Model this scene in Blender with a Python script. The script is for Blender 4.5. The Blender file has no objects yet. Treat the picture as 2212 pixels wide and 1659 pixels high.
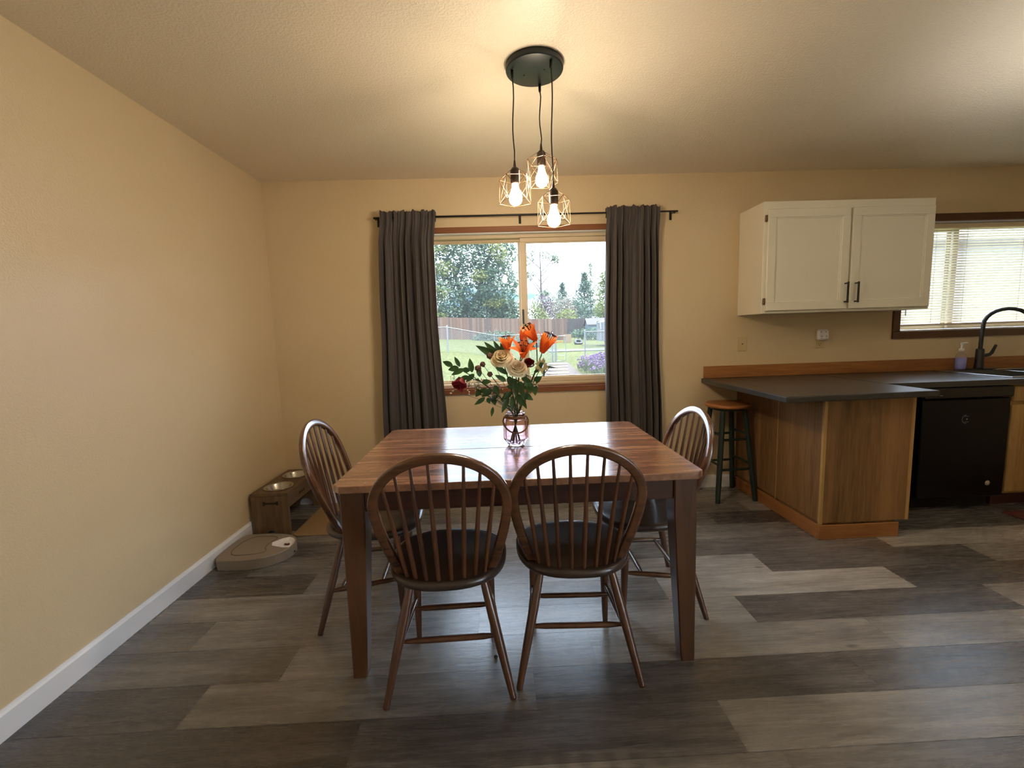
import bpy, math, random
from mathutils import Vector, Matrix
R = random.Random(7)
C = bpy.context.scene.collection
PI = math.pi
sin, cos = math.sin, math.cos

# ------------------------------------------------------------------ materials
def srgb(r, g, b):
    f = lambda c: (c/255/12.92) if c/255 <= .04045 else ((c/255+.055)/1.055)**2.4
    return (f(r), f(g), f(b), 1)

class NT:
    """small node helper"""
    def __init__(s, name):
        s.m = bpy.data.materials.new(name); s.m.use_nodes = True
        s.t = s.m.node_tree; s.n = s.t.nodes; s.l = s.t.links
        s.b = s.n['Principled BSDF']
    def node(s, typ, **kw):
        n = s.n.new(typ)
        for k, v in kw.items():
            if k in n.inputs: n.inputs[k].default_value = v
            else: setattr(n, k, v)
        return n
    def link(s, a, b): s.l.new(a, b)
    def coords(s, kind='Object', scale=(1, 1, 1), loc=(0, 0, 0), rot=(0, 0, 0)):
        tc = s.node('ShaderNodeTexCoord'); mp = s.node('ShaderNodeMapping')
        mp.inputs['Scale'].default_value = scale; mp.inputs['Location'].default_value = loc
        mp.inputs['Rotation'].default_value = rot
        s.link(tc.outputs[kind], mp.inputs[0]); return mp.outputs[0]
    def noise(s, vec, scale, detail=4, rough=.55, dist=0):
        n = s.node('ShaderNodeTexNoise'); n.inputs['Scale'].default_value = scale
        n.inputs['Detail'].default_value = detail; n.inputs['Roughness'].default_value = rough
        n.inputs['Distortion'].default_value = dist
        s.link(vec, n.inputs['Vector']); return n.outputs['Fac']
    def ramp(s, fac, stops):
        r = s.node('ShaderNodeValToRGB'); e = r.color_ramp.elements
        while len(e) < len(stops): e.new(.5)
        for i, (p, c) in enumerate(stops):
            e[i].position = p; e[i].color = c if len(c) == 4 else (*c, 1)
        s.link(fac, r.inputs[0]); return r.outputs[0]
    def mix(s, fac, a, b, mode='MIX'):
        m = s.node('ShaderNodeMix', data_type='RGBA', blend_type=mode)
        for i, v in ((0, fac), (6, a), (7, b)):
            if hasattr(v, 'links'): s.link(v, m.inputs[i])
            else: m.inputs[i].default_value = v
        return m.outputs[2]
    def math(s, op, a, b=0.0):
        m = s.node('ShaderNodeMath', operation=op)
        for i, v in ((0, a), (1, b)):
            if hasattr(v, 'links'): s.link(v, m.inputs[i])
            else: m.inputs[i].default_value = v
        return m.outputs[0]
    def bump(s, h, strength=.3, dist=.002):
        b = s.node('ShaderNodeBump'); b.inputs['Strength'].default_value = strength
        b.inputs['Distance'].default_value = dist
        s.link(h, b.inputs['Height']); s.link(b.outputs[0], s.b.inputs['Normal'])
    def col(s, v):
        if hasattr(v, 'links'): s.link(v, s.b.inputs['Base Color'])
        else: s.b.inputs['Base Color'].default_value = v
    def set(s, **kw):
        for k, v in kw.items():
            s.b.inputs[k.replace('_', ' ')].default_value = v
        return s

def plain(name, c, rough=.5, metal=0, spec=.5, bumps=None, var=0.0, vs=20):
    t = NT(name); t.set(Roughness=rough, Metallic=metal, Specular_IOR_Level=spec)
    if var:
        v = t.coords(); n = t.noise(v, vs, 3)
        d = tuple(max(0, x*(1-var)) for x in c[:3])+(1,); u = tuple(min(1, x*(1+var)) for x in c[:3])+(1,)
        t.col(t.ramp(n, [(.3, d), (.7, u)]))
    else: t.col(c)
    if bumps:
        v = t.coords(); t.bump(t.noise(v, bumps[0], 3), bumps[1], bumps[2])
    return t.m

def wood(name, dark, light, axis=2, fine=60, stretch=14, rough=.4, spec=.5, coarse=5, bump=.15, coat=0):
    """grain runs along the given local axis"""
    t = NT(name)
    sc = [1, 1, 1]; sc[axis] = 1/stretch
    v = t.coords(scale=tuple(sc))
    a = t.noise(v, coarse, 4, .6, .6); b = t.noise(v, fine, 5, .65, .3)
    f = t.math('ADD', t.math('MULTIPLY', a, .6), t.math('MULTIPLY', b, .4))
    t.col(t.ramp(f, [(.36, dark), (.64, light)]))
    t.set(Roughness=rough, Specular_IOR_Level=spec)
    if coat: t.set(Coat_Weight=coat, Coat_Roughness=.12)
    t.bump(b, bump, .001)
    return t.m

M = {}
# wall paint with orange peel texture
def paint(name, c, bscale, bstr, bdist, rough=.55, spec=.3):
    t = NT(name); v = t.coords()
    big = t.noise(v, 1.3, 2)
    t.col(t.ramp(big, [(.3, tuple(x*.96 for x in c[:3])+(1,)), (.7, c)]))
    n = t.noise(v, bscale, 3, .55, .4)
    h = t.ramp(n, [(.42, (0, 0, 0, 1)), (.6, (1, 1, 1, 1))])
    t.bump(h, bstr, bdist); t.set(Roughness=rough, Specular_IOR_Level=spec)
    return t.m
M['wall'] = paint('tan_wall_paint', srgb(215, 193, 154), 130, .35, .0016, .36, 1.0)
M['ceil'] = paint('ceiling_texture_paint', srgb(228, 217, 198), 100, .5, .0018, .38, .8)
M['white_trim'] = plain('white_trim_paint', srgb(226, 226, 228), .4)
M['cream_vinyl'] = plain('cream_vinyl', srgb(214, 196, 164), .4)
M['casing'] = wood('casing_wood', srgb(104, 58, 30), srgb(150, 92, 52), 0, 90, 20, .4)
M['casing_dark'] = wood('casing_dark_wood', srgb(62, 38, 20), srgb(96, 60, 32), 0, 90, 20, .45)

def floor_mat():
    t = NT('vinyl_plank_floor')
    at = t.node('ShaderNodeAttribute'); at.attribute_name = 'tone'
    sx = t.node('ShaderNodeSeparateColor'); t.link(at.outputs['Color'], sx.inputs[0])
    tone, off = sx.outputs[0], sx.outputs[1]
    # offset grain per plank
    tc = t.node('ShaderNodeTexCoord'); add = t.node('ShaderNodeVectorMath', operation='ADD')
    comb = t.node('ShaderNodeCombineXYZ'); t.link(t.math('MULTIPLY', off, 17.0), comb.inputs[0]); t.link(t.math('MULTIPLY', off, 9.0), comb.inputs[1]); t.link(t.math('MULTIPLY', off, 5.0), comb.inputs[2])
    t.link(tc.outputs['Object'], add.inputs[0]); t.link(comb.outputs[0], add.inputs[1])
    def mp(s):
        m = t.node('ShaderNodeMapping'); m.inputs['Scale'].default_value = s; t.link(add.outputs[0], m.inputs[0]); return m.outputs[0]
    a = t.noise(mp((1.1, 9, 1)), 1.6, 4, .6, .8)
    b = t.noise(mp((1, 16, 1)), 5, 6, .7, .5)
    c = t.noise(mp((3, 60, 1)), 8, 3, .6)
    f = t.math('ADD', t.math('MULTIPLY', a, .66), t.math('ADD', t.math('MULTIPLY', b, .24), t.math('MULTIPLY', c, .10)))
    dark = t.ramp(f, [(.28, srgb(42, 39, 37)), (.5, srgb(66, 61, 59)), (.72, srgb(98, 92, 88))])
    lite = t.ramp(f, [(.28, srgb(126, 121, 115)), (.5, srgb(172, 166, 158)), (.72, srgb(204, 199, 191))])
    col = t.mix(tone, dark, lite)
    # knots
    vo = t.node('ShaderNodeTexVoronoi'); vo.inputs['Scale'].default_value = 2.2; vo.inputs['Randomness'].default_value = 1
    t.link(mp((1.0, 2.4, 1)), vo.inputs['Vector'])
    k = t.ramp(vo.outputs['Distance'], [(.025, (1, 1, 1, 1)), (.075, (0, 0, 0, 1))])
    col = t.mix(t.math('MULTIPLY', k, .55), col, srgb(52, 45, 40))
    t.col(col)
    rg = t.ramp(b, [(.3, (.20, .20, .20, 1)), (.7, (.34, .34, .34, 1))])
    t.link(rg, t.b.inputs['Roughness'])
    t.set(Specular_IOR_Level=.9)
    t.bump(t.math('ADD', b, c), .25, .0009)
    return t.m
M['floor'] = floor_mat()

def table_mat():
    t = NT('stained_table_top')
    v1 = t.coords(scale=(1, 7, 1)); v2 = t.coords(scale=(.35, 7, 1))
    a = t.noise(v2, 2.3, 3, .6, .9); b = t.noise(v1, 14, 5, .7, .3); c = t.noise(t.coords(scale=(1, 26, 1)), 22, 3, .6)
    f = t.math('ADD', t.math('MULTIPLY', a, .55), t.math('ADD', t.math('MULTIPLY', b, .3), t.math('MULTIPLY', c, .15)))
    col = t.ramp(f, [(.36, srgb(84, 54, 42)), (.5, srgb(140, 98, 74)), (.63, srgb(182, 138, 106))])
    w = t.ramp(t.noise(t.coords(), 9, 4, .7, 1), [(.6, (0, 0, 0, 1)), (.74, (1, 1, 1, 1))])
    t.col(t.mix(t.math('MULTIPLY', w, .3), col, srgb(190, 140, 105)))
    r = t.ramp(b, [(.3, (.16, .16, .16, 1)), (.75, (.28, .28, .28, 1))])
    t.link(r, t.b.inputs['Roughness']); t.bump(t.math('ADD', b, c), .10, .0005); t.set(Specular_IOR_Level=.8, Coat_Weight=.55, Coat_Roughness=.18, Coat_IOR=1.55)
    return t.m
M['table_top'] = table_mat()
M['table_wood'] = wood('table_frame_wood', srgb(56, 34, 22), srgb(100, 64, 40), 2, 40, 10, .35, .5)
M['apron_wood'] = wood('table_apron_wood', srgb(48, 29, 24), srgb(80, 50, 40), 0, 40, 12, .35, .5)
M['chair'] = wood('chair_wood', srgb(56, 32, 21), srgb(102, 62, 38), 2, 50, 8, .28, .5, coat=.6)
M['chair_seat'] = wood('chair_seat_wood', srgb(40, 32, 29), srgb(70, 54, 46), 1, 40, 8, .3, .5, coat=.3)
M['bow'] = wood('chair_bow_wood', srgb(60, 35, 22), srgb(110, 68, 41), 0, 50, 6, .2, .6, coat=.9)
M['oak'] = wood('oak_panel', srgb(100, 70, 42), srgb(158, 118, 76), 2, 70, 16, .45, .4, coarse=4)
M['oak_x'] = wood('oak_rail', srgb(128, 80, 42), srgb(178, 122, 70), 0, 70, 16, .4, .4)
M['oak_y'] = wood('oak_rail_side', srgb(128, 80, 42), srgb(178, 122, 70), 1, 70, 16, .4, .4)
M['oak_light'] = wood('light_oak', srgb(158, 122, 70), srgb(200, 162, 104), 2, 60, 12, .45, .4)
M['cab_white'] = plain('white_cabinet_paint', srgb(234, 229, 212), .38, bumps=(60, .08, .001))
M['counter'] = plain('dark_laminate', srgb(58, 56, 54), .3, spec=.5, var=.12, vs=60)
M['black_metal'] = plain('black_metal', srgb(22, 21, 20), .35, .3)
M['matte_black'] = plain('matte_black', srgb(24, 23, 23), .45)
M['canopy'] = plain('black_canopy_metal', srgb(38, 44, 46), .38, .4)
M['socket'] = plain('dark_bronze_socket', srgb(58, 48, 40), .4, .5)
M['wire'] = plain('copper_wire', srgb(104, 76, 54), .35, .8)
M['cord'] = plain('black_cord', srgb(16, 15, 15), .6)
M['brass'] = plain('antique_brass', srgb(86, 62, 38), .35, .8)
M['dish'] = plain('dishwasher_black', srgb(10, 10, 11), .35, spec=.25)
M['steel'] = plain('brushed_steel', srgb(190, 188, 184), .22, 1)
M['stool_seat'] = wood('stool_seat_wood', srgb(150, 92, 48), srgb(190, 128, 74), 0, 50, 8, .35)
M['stool_green'] = plain('dark_green_paint', srgb(26, 42, 38), .4)
M['feeder'] = wood('rustic_pine', srgb(84, 66, 48), srgb(134, 110, 84), 2, 40, 8, .6, .3)
M['feeder_x'] = wood('rustic_pine_top', srgb(82, 66, 50), srgb(124, 102, 80), 1, 40, 8, .6, .3)
M['burnt'] = plain('burnt_wood', srgb(44, 30, 22), .8)
M['greige'] = plain('greige_plastic', srgb(138, 126, 112), .5, bumps=(300, .1, .0006))
M['white_plastic'] = plain('white_plastic', srgb(228, 226, 226), .4)
M['almond'] = plain('almond_plastic', srgb(204, 184, 140), .4)
M['kibble'] = plain('kibble', srgb(88, 48, 28), .9, var=.5, vs=120)
M['mat'] = plain('tan_mat', srgb(142, 116, 80), .8, bumps=(180, .3, .001))
M['rug'] = plain('red_rug', srgb(92, 40, 30), .95, var=.4, vs=25)
M['pink_soap'] = None

def curtain_mat():
    t = NT('charcoal_curtain')
    v = t.coords(scale=(1, 1, 1)); n = t.noise(v, 900, 2)
    t.col(srgb(70, 63, 61)); t.set(Roughness=.62, Specular_IOR_Level=.4, Sheen_Weight=.25)
    t.bump(n, .1, .0004); return t.m
M['curtain'] = curtain_mat()

def glass_thin(name, tint=(1, 1, 1, 1), refl=.05):
    m = bpy.data.materials.new(name); m.use_nodes = True; t = m.node_tree; t.nodes.clear()
    o = t.nodes.new('ShaderNodeOutputMaterial'); tr = t.nodes.new('ShaderNodeBsdfTransparent'); g = t.nodes.new('ShaderNodeBsdfGlossy')
    lw = t.nodes.new('ShaderNodeLayerWeight'); lw.inputs[0].default_value = .5
    pw = t.nodes.new('ShaderNodeMath'); pw.operation = 'POWER'; pw.inputs[1].default_value = 5; t.links.new(lw.outputs['Facing'], pw.inputs[0])
    fr = t.nodes.new('ShaderNodeMath'); fr.operation = 'MULTIPLY_ADD'; fr.inputs[1].default_value = .9; fr.inputs[2].default_value = .02; t.links.new(pw.outputs[0], fr.inputs[0])
    g.inputs['Roughness'].default_value = .01; tr.inputs[0].default_value = tint
    mx = t.nodes.new('ShaderNodeMixShader'); dirt = t.nodes.new('ShaderNodeBsdfTranslucent'); dm = t.nodes.new('ShaderNodeMixShader'); dm.inputs[0].default_value = .018
    t.links.new(tr.outputs[0], dm.inputs[1]); t.links.new(dirt.outputs[0], dm.inputs[2])
    t.links.new(fr.outputs[0], mx.inputs[0]); t.links.new(dm.outputs[0], mx.inputs[1]); t.links.new(g.outputs[0], mx.inputs[2]); t.links.new(mx.outputs[0], o.inputs[0])
    return m
M['pane'] = glass_thin('window_pane')
def real_glass(name, c, ior=1.45, rough=0.0):
    t = NT(name); t.col(c); t.set(Roughness=rough, Transmission_Weight=1.0, IOR=ior); return t.m
M['vase'] = real_glass('pink_glass', (.985, .84, .88, 1))
M['clear_plastic'] = real_glass('clear_plastic', (.86, .84, .95, 1), 1.3, .05)
M['bottle_film'] = glass_thin('bottle_plastic', (.92, .90, .98, 1))
M['soap_blue'] = plain('blue_soap', srgb(150, 156, 220), .3)
def emit(name, c, s):
    m = bpy.data.materials.new(name); m.use_nodes = True; t = m.node_tree; t.nodes.clear()
    o = t.nodes.new('ShaderNodeOutputMaterial'); e = t.nodes.new('ShaderNodeEmission')
    e.inputs[0].default_value = c; e.inputs[1].default_value = s; t.links.new(e.outputs[0], o.inputs[0]); return m
BULB = 150
M['bulb'] = emit('glowing_bulb', (1, .80, .57, 1), BULB)
M['uplight_glow'] = emit('added_uplight_glow', (1, .96, .90, 1), 620)  # glow of the uplight bowl added over the kitchen
def leafy(name, c1, c2, rough=.5, trans=.0, vs=3):
    t = NT(name); v = t.coords(); n = t.noise(v, vs, 3, .6)
    t.col(t.ramp(n, [(.35, c1), (.65, c2)])); t.set(Roughness=rough)
    if trans:
        # two-sided leaf: part of the light passes through
        tl = t.node('ShaderNodeBsdfTranslucent'); tl.inputs[0].default_value = c2
        mx = t.node('ShaderNodeMixShader'); mx.inputs[0].default_value = trans
        out = t.n['Material Output']
        t.link(t.b.outputs[0], mx.inputs[1]); t.link(tl.outputs[0], mx.inputs[2]); t.link(mx.outputs[0], out.inputs[0])
    return t.m
M['leaf'] = leafy('bouquet_leaf', srgb(40, 62, 34), srgb(66, 98, 48), .4, .25, 14)
M['stem'] = plain('flower_stem', srgb(62, 78, 44), .5, var=.2)
M['rose_cream'] = leafy('cream_petal', srgb(240, 222, 176), srgb(250, 238, 206), .55, .25, 10)
M['rose_red'] = leafy('red_petal', srgb(96, 10, 22), srgb(142, 18, 38), .55, .2, 10)
def lily_mat():
    t = NT('orange_petal'); v = t.coords()
    n = t.noise(v, 12, 3)
    col = t.ramp(n, [(.3, srgb(230, 104, 40)), (.7, srgb(246, 146, 76))])
    vo = t.node('ShaderNodeTexVoronoi'); vo.inputs['Scale'].default_value = 190; t.link(v, vo.inputs['Vector'])
    k = t.ramp(vo.outputs['Distance'], [(.12, (1, 1, 1, 1)), (.2, (0, 0, 0, 1))])
    col = t.mix(t.math('MULTIPLY', k, .45), col, srgb(120, 30, 14))
    t.col(col); t.set(Roughness=.5)
    tl = t.node('ShaderNodeBsdfTranslucent'); tl.inputs[0].default_value = srgb(250, 130, 50)
    mx = t.node('ShaderNodeMixShader'); mx.inputs[0].default_value = .35
    t.link(t.b.outputs[0], mx.inputs[1]); t.link(tl.outputs[0], mx.inputs[2]); t.link(mx.outputs[0], t.n['Material Output'].inputs[0])
    return t.m
M['lily'] = lily_mat()
M['stamen'] = plain('dark_stamen', srgb(58, 22, 14), .7)
M['pod'] = plain('dry_pod', srgb(110, 78, 66), .8, var=.35, vs=60)
M['tiny_white'] = plain('tiny_white_blossom', srgb(236, 232, 214), .6)
M['yellow_petal'] = leafy('yellow_petal', srgb(206, 190, 120), srgb(226, 214, 160), .6, .2)
M['rope'] = plain('jute_rope', srgb(128, 92, 66), .9, bumps=(260, .8, .003), var=.25, vs=90)

# ------------------------------------------------------------------ mesh builder
class MB:
    def __init__(s): s.v = []; s.f = []; s.sm = []; s.tone = []; s.useTone = False; s.cur = (0.5, 0.5, 0.5, 1)
    def add(s, vs, fs, smooth=False):
        o = len(s.v); s.v += [tuple(p) for p in vs]
        for f in fs:
            s.f.append(tuple(i+o for i in f)); s.sm.append(smooth); s.tone.append(s.cur)
        return s
    def box(s, x0, x1, y0, y1, z0, z1, bev=0, mat=None):
        if bev <= 0:
            vs = [(x, y, z) for z in (z0, z1) for y in (y0, y1) for x in (x0, x1)]
            fs = [(0, 2, 3, 1), (4, 5, 7, 6), (0, 1, 5, 4), (2, 6, 7, 3), (0, 4, 6, 2), (1, 3, 7, 5)]
        else:
            b = min(bev, (x1-x0)*.49, (y1-y0)*.49, (z1-z0)*.49)
            vs = []
            def corner(sx, sy, sz):
                X = x1 if sx else x0; Y = y1 if sy else y0; Z = z1 if sz else z0
                dx = -b if sx else b; dy = -b if sy else b; dz = -b if sz else b
                i = len(vs); vs.extend([(X, Y+dy, Z+dz), (X+dx, Y, Z+dz), (X+dx, Y+dy, Z)]); return i
            c = {(i, j, k): corner(i, j, k) for i in (0, 1) for j in (0, 1) for k in (0, 1)}
            fs = []
            for sgn in (0, 1):
                q = [c[sgn, 0, 0], c[sgn, 1, 0], c[sgn, 1, 1], c[sgn, 0, 1]]; fs.append(q if sgn else q[::-1])
                q = [c[0, sgn, 0]+1, c[0, sgn, 1]+1, c[1, sgn, 1]+1, c[1, sgn, 0]+1]; fs.append(q if sgn else q[::-1])
                q = [c[0, 0, sgn]+2, c[1, 0, sgn]+2, c[1, 1, sgn]+2, c[0, 1, sgn]+2]; fs.append(q if sgn else q[::-1])
            for i in (0, 1):
                for j in (0, 1):
                    fs.append((c[i, j, 0], c[i, j, 1], c[i, j, 1]+1, c[i, j, 0]+1))
                    fs.append((c[i, 0, j], c[i, 1, j], c[i, 1, j]+2, c[i, 0, j]+2))
                    fs.append((c[0, i, j]+1, c[1, i, j]+1, c[1, i, j]+2, c[0, i, j]+2))
            for k in c.values(): fs.append((k, k+1, k+2))
        if mat is not None: vs = [mat @ Vector(p) for p in vs]
        return s.add(vs, fs)
    def tube(s, pts, rad, n=10, cap=True, flat=None, normal=None, sq=1.0):
        """sweep; rad: number or list; flat=(a,b) elliptical scale; normal = fixed reference"""
        P = [Vector(p) for p in pts]; m = len(P)
        if not isinstance(rad, (list, tuple)): rad = [rad]*m
        vs = []; up = None
        for i in range(m):
            t = (P[min(i+1, m-1)]-P[max(i-1, 0)])
            if t.length < 1e-9: t = Vector((0, 0, 1))
            t.normalize()
            if normal is not None: b = Vector(normal)
            else:
                if up is None: up = Vector((0, 0, 1)) if abs(t.z) < .9 else Vector((1, 0, 0))
                b = t.cross(up)
                if b.length < 1e-6: b = Vector((1, 0, 0))
            b = (b-t*b.dot(t)).normalized(); a = b.cross(t).normalized()
            if normal is None: up = a
            fa, fb = flat if flat else (1, 1)
            for k in range(n):
                w = 2*PI*k/n
                cw, sw = cos(w), sin(w)
                if sq != 1.0: cw, sw = math.copysign(abs(cw)**sq, cw), math.copysign(abs(sw)**sq, sw)
                vs.append(P[i]+a*cw*rad[i]*fa+b*sw*rad[i]*fb)
        fs = []
        for i in range(m-1):
            for k in range(n):
                k2 = (k+1) % n; fs.append((i*n+k, i*n+k2, (i+1)*n+k2, (i+1)*n+k))
        s.add(vs, fs, True)
        if cap:
            s.add([vs[k] for k in range(n)], [tuple(range(n))[::-1]]); s.add([vs[(m-1)*n+k] for k in range(n)], [tuple(range(n))])
        return s
    def lathe(s, prof, c=(0, 0, 0), n=32, smooth=True, closed=False, mat=None):
        vs = []; m = len(prof)
        for (r, z) in prof:
            for k in range(n):
                w = 2*PI*k/n; p = Vector((c[0]+r*cos(w), c[1]+r*sin(w), c[2]+z))
                vs.append(mat @ p if mat is not None else p)
        fs = []
        for i in range(m-1 if not closed else m):
            j = (i+1) % m
            for k in range(n):
                k2 = (k+1) % n; fs.append((i*n+k, i*n+k2, j*n+k2, j*n+k))
        s.add(vs, fs, smooth)
        if not closed:
            if prof[0][0] > 1e-5: s.add(vs[:n], [tuple(range(n))[::-1]])
            if prof[-1][0] > 1e-5: s.add(vs[-n:], [tuple(range(n))])
        return s
    def prism(s, poly, z0, z1, bev=0, mat=None, smooth=False):
        """extrude xy polygon (ccw) between z0 and z1, optional top/bottom bevel"""
        n = len(poly); cx = sum(p[0] for p in poly)/n; cy = sum(p[1] for p in poly)/n
        def ins(d):
            out = []
            for i in range(n):
                a = Vector(poly[i-1]); b = Vector(poly[i]); c = Vector(poly[(i+1) % n])
                e1 = (b-a).normalized(); e2 = (c-b).normalized()
                n1 = Vector((-e1.y, e1.x)); n2 = Vector((-e2.y, e2.x)); m = n1+n2
                if m.length < 1e-6: m = n1
                m.normalize(); k = max(.35, m.dot(n1)); out.append(b+m*(d/k))
            return out
        rings = [(z0, 0), (z1, 0)] if bev <= 0 else [(z0, bev), (z0+bev*.35, bev*.3), (z0+bev, 0), (z1-bev, 0), (z1-bev*.35, bev*.3), (z1, bev)]
        vs = []
        for z, d in rings:
            for p in (ins(d) if d else poly): vs.append(Vector((p[0], p[1], z)))
        if mat is not None: vs = [mat @ p for p in vs]
        fs = []
        for i in range(len(rings)-1):
            for k in range(n):
                k2 = (k+1) % n; fs.append((i*n+k, i*n+k2, (i+1)*n+k2, (i+1)*n+k))
        s.add(vs, fs, smooth)
        s.add(vs[:n], [tuple(range(n))[::-1]]); s.add(vs[-n:], [tuple(range(n))])
        return s
    def ball(s, c, r, n=10, sz=1.0):
        prof = [(max(1e-6, r*sin(PI*i/n)), -r*cos(PI*i/n)*sz) for i in range(n+1)]
        return s.lathe(prof, c, max(6, n+2))
    def build(s, name, mat, parent=None, loc=None, auto=None):
        me = bpy.data.meshes.new(name)
        o0 = Vector((0, 0, 0))
        if loc is not None:
            o0 = Vector(loc); me.from_pydata([tuple(Vector(p)-o0) for p in s.v], [], s.f)
        else: me.from_pydata(s.v, [], s.f)
        for p, k in zip(me.polygons, s.sm): p.use_smooth = k
        if s.useTone:
            at = me.color_attributes.new('tone', 'FLOAT_COLOR', 'CORNER')
            li = 0
            for p, c in zip(me.polygons, s.tone):
                for l in p.loop_indices: at.data[l].color = c
        me.validate(); me.update()
        if isinstance(mat, (list, tuple)):
            for mm in mat: me.materials.append(mm)
        else: me.materials.append(mat)
        o = bpy.data.objects.new(name, me); C.objects.link(o); o.location = o0
        if parent is not None: o.parent = parent
        return o

def tag(o, label=None, cat=None, group=None, kind=None):
    if label: o['label'] = label
    if cat: o['category'] = cat
    if group: o['group'] = group
    if kind: o['kind'] = kind
    return o
def thing(name, label, cat, loc=(0, 0, 0), rot=0, group=None):
    o = bpy.data.objects.new(name, None); C.objects.link(o); o.location = loc; o.rotation_euler = (0, 0, rot)
    return tag(o, label, cat, group)
def struct(o, label=None): return tag(o, label, None, None, 'structure')
def sroot(name, label=None):
    o = bpy.data.objects.new(name, None); C.objects.link(o); return struct(o, label)
def copy_tree(o, parent=None):
    c = o.copy(); C.objects.link(c); c.parent = parent
    for ch in KIDS.get(o.name, []): copy_tree(ch, c)
    return c
KIDS = {}
def kids_index():
    KIDS.clear()
    for o in bpy.data.objects:
        if o.parent is not None: KIDS.setdefault(o.parent.name, []).append(o)

# ------------------------------------------------------------------ room
H = 2.44; XR = 6.3; YF = -7.0
W1 = (1.17, 2.63, .868, 2.045)     # dining window opening x0 x1 z0 z1
W2 = (4.86, 6.12, 1.205, 2.045)      # kitchen window opening
T = .15
b = MB()
def wall_xz(b, x0, x1, z0, z1, y0, y1, holes):
    """wall along x with rectangular holes, thickness y0..y1"""
    xs = sorted({x0, x1, *[h[0] for h in holes], *[h[1] for h in holes]})
    zs = sorted({z0, z1, *[h[2] for h in holes], *[h[3] for h in holes]})
    for i in range(len(xs)-1):
        for j in range(len(zs)-1):
            cx, cz = (xs[i]+xs[i+1])/2, (zs[j]+zs[j+1])/2
            if any(h[0] < cx < h[1] and h[2] < cz < h[3] for h in holes): continue
            b.box(xs[i], xs[i+1], y0, y1, zs[j], zs[j+1])
wall_xz(b, -T, XR+T, 0, H, 0, T, [W1, W2]); struct(b.build('wall_back', M['wall']), 'tan wall with the two windows')
b = MB(); b.box(-T, 0, YF-T, 0, 0, H); struct(b.build('wall_left', M['wall']))
# right wall with a sliding glass door (outside the picture) and front wall with a window (behind the camera)
D1 = (-6.9, -3.7, .04, 2.3)
b = MB()
for (y0, y1, z0, z1) in ((YF-T, D1[0], 0, H), (D1[1], 0, 0, H), (D1[0], D1[1], D1[3], H), (D1[0], D1[1], 0, D1[2])): b.box(XR, XR+T, y0, y1, z0, z1)
struct(b.build('wall_right', M['wall']))
r = sroot('door_1', 'sliding glass door of the living area'); b = MB(); ym = (D1[0]+D1[1])/2
for (y0, y1, z0, z1) in ((D1[0], D1[1], D1[2], D1[2]+.06), (D1[0], D1[1], D1[3]-.06, D1[3]), (D1[0], D1[0]+.06, D1[2]+.06, D1[3]-.06), (D1[1]-.06, D1[1], D1[2]+.06, D1[3]-.06), (ym-.04, ym+.04, D1[2]+.06, D1[3]-.06)): b.box(XR+.05, XR+.1, y0, y1, z0, z1)
b.build('door_frame', M['white_trim'], r)
b = MB(); b.box(XR+.073, XR+.077, D1[0]+.06, ym-.04, D1[2]+.06, D1[3]-.06); b.box(XR+.073, XR+.077, ym+.04, D1[1]-.06, D1[2]+.06, D1[3]-.06); b.build('glass_pane', M['pane'], r)
b = MB(); b.box(-T, XR+T, YF-T, YF, 0, H); struct(b.build('wall_front', M['wall']))
b = MB(); b.box(-T-.3, XR+T+.3, YF-T-.3, T+.35, H, H+.12); struct(b.build('ceiling', M['ceil']))
b = MB(); b.box(4.6, XR-.001, -3.66, -3.55, .001, H-.001); struct(b.build('wall_daylight_block', M['wall']), 'added partition keeping the door light off the kitchen')  # unseen partition, added to shield the kitchen from the door's daylight
# floor : planks as faces of one mesh, tone per plank
b = MB(); b.useTone = True
PW, PL = .1925, 1.22
ends = {0: 3.683, -1: 3.09, 1: 2.78, 2: 2.03, 3: 3.0, 4: 2.404, -2: 3.92, -4: 3.094, -3: 3.5, -5: 2.2}
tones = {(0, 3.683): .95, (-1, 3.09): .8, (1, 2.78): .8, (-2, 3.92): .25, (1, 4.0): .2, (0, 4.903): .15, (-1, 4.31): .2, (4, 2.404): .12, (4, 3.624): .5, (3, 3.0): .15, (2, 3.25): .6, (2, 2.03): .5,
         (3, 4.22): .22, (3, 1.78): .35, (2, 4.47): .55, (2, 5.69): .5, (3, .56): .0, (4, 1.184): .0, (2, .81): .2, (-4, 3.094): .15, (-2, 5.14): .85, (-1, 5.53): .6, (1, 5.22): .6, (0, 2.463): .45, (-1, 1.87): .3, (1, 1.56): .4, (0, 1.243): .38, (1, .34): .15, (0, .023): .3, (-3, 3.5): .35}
for k in range(-7, 22):
    y1 = -1.268-PW*k; y0 = y1-PW
    if y1 > 0: y1 = min(y1, 0)
    y0 = max(y0, YF)
    if y1 <= y0: continue
    e = ends.get(k, R.uniform(0, PL)); x = e-PL*math.ceil((e+.3)/PL)
    while x < XR:
        xe = round(x+PL, 3)
        tn = None
        for (kk, xx), tv in tones.items():
            if kk == k and abs(xx-xe) < .03: tn = tv
        if tn is None: tn = min(1, max(0, R.betavariate(1.6, 2.2)))*(.5 if xe < 2.0 else .8)  # left planks toned darker, corner dimming put into the plank colour
        b.cur = (tn, R.random(), R.random(), 1)
        a0, a1 = max(x, -.02)+.0006, min(xe, XR)-.0006
        if a1 > a0: b.add([(a0, y0+.0006, 0), (a1, y0+.0006, 0), (a1, y1-.0006, 0), (a0, y1-.0006, 0)], [(0, 1, 2, 3)])
        x = xe
b.cur = (0, .5, .5, 1); b.box(-.1, XR+.1, YF-.1, .1, -.12, -.0012)
struct(b.build('floor', M['floor']))

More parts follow.
